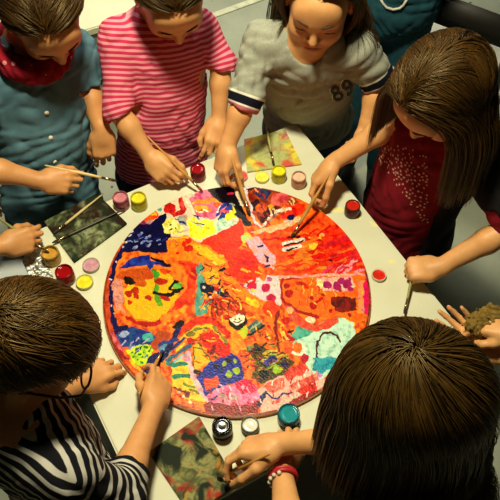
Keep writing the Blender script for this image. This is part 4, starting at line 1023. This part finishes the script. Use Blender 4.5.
    # thin worn edge at the bottom
    rr = np.sqrt(X*X+Y*Y); put((rr > .2935) & (Y < .05) & (mid > -.8), (176, 92, 52), (140, 74, 44))
    col = np.clip(Cc, .002, 1)**1.45*.97; hgt = np.where(rr > .296, 0, Hh)
    ids = np.full(px.shape, -1); ids[keep] = np.arange(keep.sum())
    Vv = np.stack([X[keep], Y[keep], .0103+.00022*hgt[keep]], 1)
    a, b, c, e = ids[:-1, :-1], ids[:-1, 1:], ids[1:, 1:], ids[1:, :-1]
    ok = (a >= 0) & (b >= 0) & (c >= 0) & (e >= 0)
    t = NT('thick_poster_paint'); at = t.attr('paint'); t.l(at.outputs['Color'], t.b.inputs['Base Color']); t.set(Roughness=.32, Specular_IOR_Level=.12)
    f = t.noise(160, 3); t.bump(f, .04, .0005)
    o = link('painted_surface', np_mesh('painted_surface', Vv, np.stack([a[ok], b[ok], c[ok], e[ok]], 1), {'paint': col[keep]}), t.m, pr)
make_painting()
# ------------------------------------------------------------------ jars, lids, palettes, brushes on the table
def glossy(name, c, rough=.3, var=.12, sc=60):
    return plain(name, c, rough, var, sc, Specular_IOR_Level=.22)
ZB = ZT+.0005
def jar(px, py, label, paint, wall, r=.020, h=.034, fill=.8, kind='jar', top=None):
    """open paint pot, (px,py) marks the middle of its rim in the photograph"""
    p = P(px, py, ZB+h); loc = A(p[0], p[1], ZB)
    t = root('paint_jar', loc, label, 'jar', 'open paint jars on the white table')
    mw = glossy('jar_wall', wall, .15, .2, 45); mp = glossy('wet_paint', paint, .10, .1)
    z = h
    prof = [(0, 0), (r*.93, 0), (r, .003), (r, z*.66), (r*.93, z*.74), (r*.93, z*.78), (r*.97, z*.79), (r*.97, z*.83), (r*.93, z*.84), (r*.93, z*.88), (r*.97, z*.89), (r*.97, z*.93), (r*.93, z*.95), (r*.92, z), (r*.83, z), (r*.82, z*.96), (r*.82, .004), (0, .004)]
    bm_obj('container', lathe(prof, 36), mw, t)
    fz = .004+(z-.006)*fill
    bm_obj('paint', lathe([(0, fz+.0008), (r*.3, fz), (r*.6, fz+.0012), (r*.80, fz), (r*.815, fz+.002), (r*.815, .005), (0, .005)], 30), mp, t)
    return t
jar(120, 196.5, 'pink-mauve paint jar left of the yellow-green jar at the far side', srgb(206, 128, 140), srgb(168, 90, 100), .0195, .036)
jar(138, 197, 'yellow-green paint jar beside the mauve jar at the far side', srgb(232, 220, 50), srgb(196, 186, 40), .0195, .036)
jar(197.5, 168, 'deep red paint jar between the two girls at the far edge', srgb(150, 16, 24), srgb(120, 14, 22), .019, .036, .86)
jar(279, 170, 'bright yellow paint jar left of the pale pink jar', srgb(238, 228, 40), srgb(206, 200, 50), .0185, .034)
jar(299, 176, 'pale pink paint jar nearly hidden by the reaching hand', srgb(238, 196, 170), srgb(206, 150, 120), .0185, .032)
jar(353, 205, 'red paint jar with a dark glass wall near the right table edge', srgb(196, 36, 24), srgb(86, 34, 24), .0185, .032, .9)
jar(49.5, 252, 'ochre paint jar with a brush dipped in it by the left hand', srgb(206, 150, 60), srgb(176, 136, 52), .021, .034, .7)
jar(63.5, 271, 'dark red paint jar beside the ochre jar on the left', srgb(150, 14, 18), srgb(128, 12, 16), .021, .036, .85)
jar(222, 425, 'black paint jar at the front below the painting', srgb(16, 14, 20), srgb(14, 13, 17), .0205, .036, .93)
jar(250, 424, 'small jar of white paint between the black and teal jars', srgb(226, 222, 206), srgb(120, 116, 104), .0185, .020, .75)
jar(289, 413, 'teal paint jar at the front beside the bob-haired girl', srgb(34, 140, 150), srgb(20, 92, 108), .0225, .034, .92)
def lid(px, py, label, c, rim, r=.0195):
    p = P(px, py, ZB+.006); t = root('jar_lid', A(p[0], p[1], ZB), label, 'lid', 'jar lids lying upside down')
    bm_obj('rim', lathe([(0, 0), (r*.96, 0), (r, .001), (r, .0085), (r*.97, .009), (r*.92, .009), (r*.91, .003), (0, .003)], 36), glossy('lid_rim', rim, .35, .08), t)
    bm_obj('paint', lathe([(0, .0042), (r*.5, .0046), (r*.85, .004), (r*.9, .0045), (r*.9, .0032), (0, .0032)], 30), glossy('lid_paint', c, .3, .14, 120), t)
lid(91, 265, 'upturned jar lid with mauve paint, left of the painting', srgb(196, 140, 156), srgb(176, 160, 150))
lid(84.5, 282, 'upturned jar lid with yellow paint, left of the painting', srgb(232, 214, 40), srgb(180, 176, 110))
lid(379, 275, 'upturned jar lid with red paint, right of the painting', srgb(206, 36, 20), srgb(220, 206, 180), .0165)
lid(70, 296, 'upturned jar lid with orange paint beside the glasses boy\'s fringe', srgb(206, 110, 60), srgb(190, 100, 60), .018)
lid(262, 177, 'upturned jar lid with lemon paint left of the yellow jar', srgb(240, 230, 90), srgb(226, 218, 120), .0175)
lid(241, 176, 'upturned jar lid with pink-red paint by the grey girl\'s hand', srgb(214, 70, 74), srgb(214, 150, 130), .0165)
def palette(label, quad, stops, seed, th=.005, scale=26):
    pts = [P(x, y, ZB+th) for x, y in quad]; c = sum(pts)/4
    t = root('mixing_board', A(c[0], c[1], ZB), label, 'palette', 'paint mixing boards')
    bm = bmesh.new(); lo = [bm.verts.new((p[0]-c[0], p[1]-c[1], 0)) for p in pts]; hi = [bm.verts.new((p[0]-c[0], p[1]-c[1], th)) for p in pts]
    bm.faces.new(lo[::-1]); bm.faces.new(hi)
    for i in range(4): bm.faces.new((lo[i], lo[(i+1) % 4], hi[(i+1) % 4], hi[i]))
    bmesh.ops.recalc_face_normals(bm, faces=bm.faces)
    bmesh.ops.bevel(bm, geom=bm.edges[:], offset=.0012, segments=2, affect='EDGES')
    m = NT('smeared_board'); off = m.add('ShaderNodeVectorMath', operation='ADD'); off.inputs[1].default_value = (seed*3.1, seed*1.7, 0)
    m.l(m.add('ShaderNodeTexCoord').outputs['Object'], off.inputs[0])
    f = m.noise(scale, 5, .6, off.outputs[0], 1.4); g = m.noise(scale*.55, 3, .5, off.outputs[0], .8)
    col = stops[0]
    col = m.ramp(f, stops[0]); 
    for (thr, cc, sc) in stops[1]:
        h = m.noise(sc, 3, .5, off.outputs[0], 1.0+sc*.01); off2 = m.math('MULTIPLY', m.math('SUBTRACT', h, thr), 9); cl = m.add('ShaderNodeClamp'); m.l(off2, cl.inputs[0]); col = m.mix(cl.outputs[0], col, cc)
    m.col(col); m.set(Roughness=.6, Specular_IOR_Level=.08); m.bump(f, .3, .001)
    bm_obj('panel', bm, m.m, t, smooth=False); return t
palette('dark green and brown smeared mixing board with two brushes lying on it, at left', [(44, 221), (97, 193), (127, 223), (74, 262)],
    ([(.3, srgb(36, 40, 24)), (.48, srgb(84, 92, 60)), (.62, srgb(140, 146, 108)), (.75, srgb(56, 50, 30))], [(.46, srgb(40, 24, 16), 10), (.50, srgb(28, 40, 24), 22)]), 1, .006)
palette('pale mixing board smeared yellow and pink by the grey sweatshirt', [(244, 139), (285, 129), (302, 164), (247, 172)],
    ([(.3, srgb(150, 160, 104)), (.5, srgb(186, 188, 120)), (.7, srgb(140, 142, 84))], [(.46, srgb(222, 206, 60), 11), (.54, srgb(206, 90, 70), 13), (.58, srgb(160, 76, 100), 16)]), 2, .004)
palette('mixing board smeared green, red and black in front of the black jar', [(199, 416), (238, 485), (190, 514), (148, 452)],
    ([(.3, srgb(40, 46, 26)), (.46, srgb(92, 98, 58)), (.6, srgb(150, 146, 92)), (.74, srgb(70, 62, 32))], [(.50, srgb(156, 40, 26), 12), (.47, srgb(30, 36, 24), 17), (.54, srgb(180, 140, 50), 15)]), 3, .004)
# brushes lying or standing
def lying(label, a, b, L, mat, z0=.012, z1=.012, tc=None, rad=.003):
    return brush(label, P(*a, ZB+z0), P(*b, ZB+z1), L, col=mat, rad=rad, tipcol=tc)
lying('upper of two brushes lying on the dark mixing board', (53, 234), (98, 198), .16, M['brush_pale'], .0095, .0105)
lying('lower of two brushes lying on the dark mixing board, with dark handle', (52, 243), (112, 215), .19, plain('dark_brush_wood', srgb(50, 40, 34), .4), .0095, .0105)
lying('brush leaning on the pale yellow mixing board with tip down', (274, 166), (266, 126), .14, M['brush_green'], .008, .05)
# brushes in hands: bristle tip on the work, handle through the fingers
def held(label, tip, zt, arm, L, mat, tc=None, k='web', rad=.0032, **kw):
    return brush(label, P(*tip, zt), arm[k], L, col=mat, tipcol=tc, rad=rad)
ZP = ZT+.0125
held('pale brush in the denim girl\'s hand pointing right over the board', (117, 181), .765, I1['arm']['R'], .17, M['brush_pale'])
held('brush with red tip held by the pink striped girl', (203, 192), ZP+.004, I2['arm']['R'], .19, M['brush_wood'], M['bristle_red'])
held('thick brush held upright by the grey sweatshirt girl', (250, 216), ZP, I3['arm']['R'], .17, M['brush_wood'], rad=.0042)
held('brush painting dark strokes on orange, held by the long-haired girl', (291, 238), ZP, I4['arm']['R'], .19, M['brush_wood'], rad=.0036)
held('thin olive brush gripped in the long-haired girl\'s lower fist', (404, 314), ZP+.004, I4['arm']['L'], .13, M['brush_green'], k='fistc', rad=.0026)
held('brush in the hand with the bracelet behind, dark tip over front board', (217, 478), ZB+.007, I5['arm']['R'], .15, M['brush_wood'])
held('brush held by the boy in glasses with blue wet tip', (163, 350), ZP, I6['arm']['R'], .17, M['brush_wood'], M['bristle_blue'])
held('olive brush dipped into the ochre jar by the left hand', (50, 254), ZB+.02, I7['arm']['R'], .16, M['brush_green'])
# crumpled foil on the left edge and the brown cloth in the right-hand hands
def foil():
    c = P(40, 274, ZB); nu, nv = 70, 34; u, v = np.meshgrid(np.linspace(-.055, .055, nu), np.linspace(-.024, .024, nv), indexing='ij')
    X = np.stack([u, v, 0*u], -1).reshape(-1, 3).astype(F32)
    w = np.abs(waves(3, 6, .035, .004, True)(X))+np.abs(waves(4, 4, .02, .001, True)(X))
    a = math.radians(-61); V = np.stack([X[:, 0]*math.cos(a)-X[:, 1]*math.sin(a), X[:, 0]*math.sin(a)+X[:, 1]*math.cos(a), .001+w], 1)
    i = np.arange(nu*nv).reshape(nu, nv); Q = np.stack([i[:-1, :-1], i[1:, :-1], i[1:, 1:], i[:-1, 1:]], -1).reshape(-1, 4)
    o = link('foil_sheet', np_mesh('foil_sheet', V, Q), plain('silver_foil', srgb(206, 206, 200), .5, .05, 60, metal=1)); o.location = c
    s = o.modifiers.new('s', 'SOLIDIFY'); s.thickness = .0006
    tag(o, 'crumpled strip of silver foil at the left corner of the table', 'foil')
foil()
def cloth_lump():
    c = P(486, 323, .845); S = SDF(); S.ell((0, 0, 0), np.eye(3), (.031, .024, .019), .01); S.ell((.018, .014, .006), np.eye(3), (.02, .018, .016), .02); S.ell((-.02, -.008, .004), np.eye(3), (.018, .016, .014), .02)
    a, b = waves(8, 6, .022, .004, True), waves(9, 5, .012, .002, True)
    V, Q = S.mesh(.0022, lambda X: a(X)+b(X))
    o = link('crumpled_cloth', np_mesh('crumpled_cloth', V, Q), fabric('brown_paint_rag', srgb(132, 106, 50), .3, 70)); o.location = c
    tag(o, 'crumpled brown paint rag held between the hands at the right edge', 'cloth')
cloth_lump()
# ---- clothing details on the children
def stroke_print(I, name, mat, uvs, width, lift, c, ex, ey, d):
    """flat ribbon strokes projected on the shirt; uvs: list of polylines in metres about c"""
    bm = bmesh.new()
    for pl in uvs:
        pl = np.array(pl, float); pts = [pl[0]]
        for a, b in zip(pl, pl[1:]):
            k = max(1, int(np.linalg.norm(b-a)/.002)); pts += [a+(b-a)*t/k for t in range(1, k+1)]
        pts = np.array(pts); T = np.gradient(pts, axis=0); T /= np.linalg.norm(T, axis=1)[:, None]+1e-9; Nn = np.stack([-T[:, 1], T[:, 0]], 1)
        prev = None
        for p, n in zip(pts, Nn):
            row = []
            for s in (-1, 0, 1):
                q = p+n*s*width/2; o = c+ex*q[0]+ey*q[1]-d*.25; h, nn = project(I, o, d)
                if h is None: row = None; break
                row.append(bm.verts.new(h+nn*lift))
            if row and prev:
                for k in range(2): bm.faces.new((prev[k], prev[k+1], row[k+1], row[k]))
            prev = row
    o = bm_obj(name, bm, mat, I['root'], off=I['off']); s = o.modifiers.new('s', 'SOLIDIFY'); s.thickness = .0008; s.offset = 1; return o
def num89():
    I = I3; d = unit(P(342, 90, .9)-CAM); c = P(342, 90, .93)
    h, nn = project(I, c-d*.3, d); c = h
    ex = unit(I['R']*-1); ex = unit(ex-d*(ex@d)); ex = unit(P(352, 85, c[2])-P(332, 95, c[2])); ex = unit(ex-d*(ex@d)); ey = np.cross(ex, d); ey = ey if ey[2] > 0 else -ey
    s = .0122
    def ring(cx, cy, rx, ry, a0=0, a1=360): return [(cx+rx*math.cos(math.radians(a)), cy+ry*math.sin(math.radians(a))) for a in np.linspace(a0, a1, 22)]
    g = [ring(-1.25*s, .62*s, .62*s, .55*s), ring(-1.25*s, -.66*s, .74*s, .66*s), ring(1.15*s, .55*s, .70*s, .68*s), [(1.85*s, .55*s), (1.85*s, -.35*s), (1.6*s, -1.05*s), (1.0*s, -1.3*s), (.45*s, -1.0*s)]]
    stroke_print(I, 'number_outline', M['white_print'], g, .0106, .0008, c, ex, ey, d); stroke_print(I, 'number_print', M['black_print'], g, .0080, .0018, c, ex, ey, d)
num89()
def star_print():
    I = I4; r = random.Random(5); bm = bmesh.new()
    d = unit(P(410, 190, .85)-CAM); n = 0
    for k in range(900):
        x, y = r.uniform(378, 446), r.uniform(146, 226)
        # triangular print, densest at its upper left
        if y > 226-(x-380)*.0-(0 if x > 396 else (396-x)*1.6) or y < 146+max(0, (x-400))*.25: continue
        if x > 428 or y > 168+(x-384)*1.35: continue
        o = P(x, y, 1.3); dd = unit(P(x, y, .8)-CAM); h, nn = project(I, o, dd)
        if h is None or any((h-q).length < .0075 if False else np.linalg.norm(h-q) < .0072 for q in star_print.pts): continue
        star_print.pts.append(h); R_ = r.uniform(.0022, .0036); a = unit(np.cross(nn, A(.3, .2, .9))); b = np.cross(nn, a); ph = r.uniform(0, 6)
        vs = [bm.verts.new(h+nn*.0009+(a*math.cos(ph+i*math.pi/5)+b*math.sin(ph+i*math.pi/5))*(R_ if i % 2 == 0 else R_*.55)) for i in range(10)]
        bm.faces.new(vs); n += 1
    o = bm_obj('star_print', bm, M['print_pink'], I['root'], off=I['off'], smooth=False); s = o.modifiers.new('s', 'SOLIDIFY'); s.thickness = .0007; s.offset = 1
star_print.pts = []
M['print_pink'] = plain('pinkish_white_print', srgb(214, 168, 150), .6, .06)
star_print()
def scarf():
    I = I1; N, U, F, R = I['N'], I['U'], I['F'], I['R']; S = SDF(); L = 26
    prev = None
    for t in np.linspace(0, 2*math.pi, L):
        s = math.sin(t); q = N+R*.080*math.cos(t)+F*(.070*s+.016)+U*(.024-.040*max(0, s)); rr = .017+.005*max(0, s)
        if prev is not None: S.cone(prev[0], q, prev[1], rr, .012)
        prev = (q, rr)
    for x in (-.6, -.2, .2, .6): S.cone(N+R*.06*x*1.3+F*(.07)+U*(-.018), N+R*.05*x+F*.092+U*(-.034+.012*abs(x)), .014, .011, .015)
    a, b = waves(12, 5, .05, .003, True), waves(13, 4, .03, .0015)
    V, Q = S.mesh(.003, lambda X: a(X)+b(X)); o = link('scarf', np_mesh('scarf', V, Q, None, I['off']), M['bandana'], I['root']); o['label'] = 'red bandana scarf with pale dots'
scarf()
def glasses():
    I = I6; hf, hc = I['hf'], I['hc']; g = lambda x, y, z: hc+x*hf[0]+y*hf[1]+z*hf[2]
    bm = bmesh.new()
    for x in (-1, 1):
        pts = [g(x*.034+.0225*math.cos(t), .098-.006*abs(math.cos(t)) if False else .098, -.004+.0165*math.sin(t)) for t in np.linspace(0, 2*math.pi, 25)]
        tube(pts, .0021, 8, bm, False)
        tube([g(x*.056, .097, 0), g(x*.074, .086, .002), g(x*.083, .05, .002), g(x*.083, .0, .002), g(x*.080, -.02, -.014)], .0022, 8, bm)
    tube([g(-.012, .098, 0), g(0, .101, .003), g(.012, .098, 0)], .002, 8, bm)
    fr = bm_obj('glasses_frame', bm, M['frame'], I['root'], off=I['off'])
    for x in (-1, 1):
        bm = bmesh.new(); c = g(x*.034, .098, -.004); ring = []
        for sgn in (-.0006, .0006): ring.append([bm.verts.new(c+hf[1]*sgn+hf[0]*.0215*math.cos(t)+hf[2]*.0155*math.sin(t)) for t in np.linspace(0, 2*math.pi, 24, endpoint=False)])
        bm.faces.new(ring[0]); bm.faces.new(ring[1])
        for i in range(24): bm.faces.new((ring[0][i], ring[0][(i+1) % 24], ring[1][(i+1) % 24], ring[1][i]))
        bm_obj('lens', bm, M['lens'], fr, off=I['off'], smooth=False)
glasses()
def bracelet():
    I = I5; a = I['arm']['L']; d = unit(a['W']-a['E']); c = a['W']-d*.024; u = unit(np.cross(d, A(0, 0, 1))); v = np.cross(d, u)
    bm = bmesh.new()
    for k, (t, r) in enumerate(((0, .0255), (.006, .0250))):
        tube([c+d*t+u*r*math.cos(x)+v*r*math.sin(x) for x in np.linspace(0, 2*math.pi, 33)], .0036, 8, bm, False)
    o = bm_obj('bracelet', bm, M['red_band'], I['root'], off=I['off'])
    for k, x in enumerate(np.linspace(2.2, 4.4, 6)):
        b = bmesh.new(); bmesh.ops.create_icosphere(b, subdivisions=2, radius=.0042); bmesh.ops.translate(b, verts=b.verts, vec=Vector(c-d*.006+u*.026*math.cos(x)+v*.026*math.sin(x)))
        bm_obj('bead', b, M['white_print'], o, off=I['off'])
bracelet()
def pocket_buttons():
    I = I1; d = unit(I['F']*-1); bm = bmesh.new()
    for k in range(4):
        h, nn = project(I, I['N']-I['U']*(.12+.065*k)+I['F']*.3, d)
        if h is None: continue
        b = bmesh.new(); bmesh.ops.create_cone(b, cap_ends=True, segments=14, radius1=.0055, radius2=.0048, depth=.003)
        q = Vector(nn).to_track_quat('Z', 'Y').to_matrix().to_4x4(); bmesh.ops.transform(b, matrix=Matrix.Translation(Vector(h+nn*.001)) @ q, verts=b.verts); bm_obj('button', b, M['white_print'], I['root'], off=I['off'])
pocket_buttons()

def black_layer():  # added black layer to darken her back, sides and left upper arm
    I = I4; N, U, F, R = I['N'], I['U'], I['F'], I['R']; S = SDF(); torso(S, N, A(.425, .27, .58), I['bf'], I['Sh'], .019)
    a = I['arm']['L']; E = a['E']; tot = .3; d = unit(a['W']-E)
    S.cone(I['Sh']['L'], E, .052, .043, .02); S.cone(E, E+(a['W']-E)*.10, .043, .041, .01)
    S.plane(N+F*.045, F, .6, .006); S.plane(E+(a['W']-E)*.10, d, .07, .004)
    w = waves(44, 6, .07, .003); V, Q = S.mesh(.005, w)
    link('black_layer', np_mesh('black_layer', V, Q, None, I['off']), M['black_cloth'], I['root'])['label'] = 'added black layer over back, sides and left arm'
black_layer()
def drawstring():
    I = I9; pts = []
    for x, y in ((380, -3), (383, 3), (387, 7), (393, 9), (399, 8), (404, 4), (407, -2)):
        o = CAM; d = unit(P(x, y, .8)-CAM); h, nn = project(I, o, d)
        if h is not None: pts.append(h+nn*.003)
    if len(pts) > 3: bm_obj('drawstring', tube(pts, .0035, 8), M['cord'], I['root'], off=I['off'])
drawstring()
# ------------------------------------------------------------------ light
def area(name, loc, target, size, energy, col, spread=180):
    d = bpy.data.lights.new(name, 'AREA'); d.shape = 'DISK'; d.size = size; d.energy = energy; d.color = col; d.spread = math.radians(spread)
    o = bpy.data.objects.new(name, d); COL.objects.link(o); o.location = loc
    o.rotation_euler = (Vector(target)-Vector(loc)).to_track_quat('-Z', 'Y').to_euler(); return o
area('ceiling_spot_light', (-.10, .20, 2.52), (.0, .1, .7), .20, 42, (1, .925, .61))
area('background_fill', (.1, 2.3, 2.9), (.1, 1.9, 0), .8, 30, (1, .96, .74), 110)  # unseen fill lamp added to brighten the bench and floor behind
w = bpy.data.worlds.new('world'); SC.world = w; w.use_nodes = True
w.node_tree.nodes['Background'].inputs[0].default_value = (1, .86, .66, 1); w.node_tree.nodes['Background'].inputs[1].default_value = .06
vs = SC.view_settings; vs.view_transform = 'Standard'; vs.look = 'None'; vs.gamma = 1; vs.use_curve_mapping = False; vs.exposure = 0
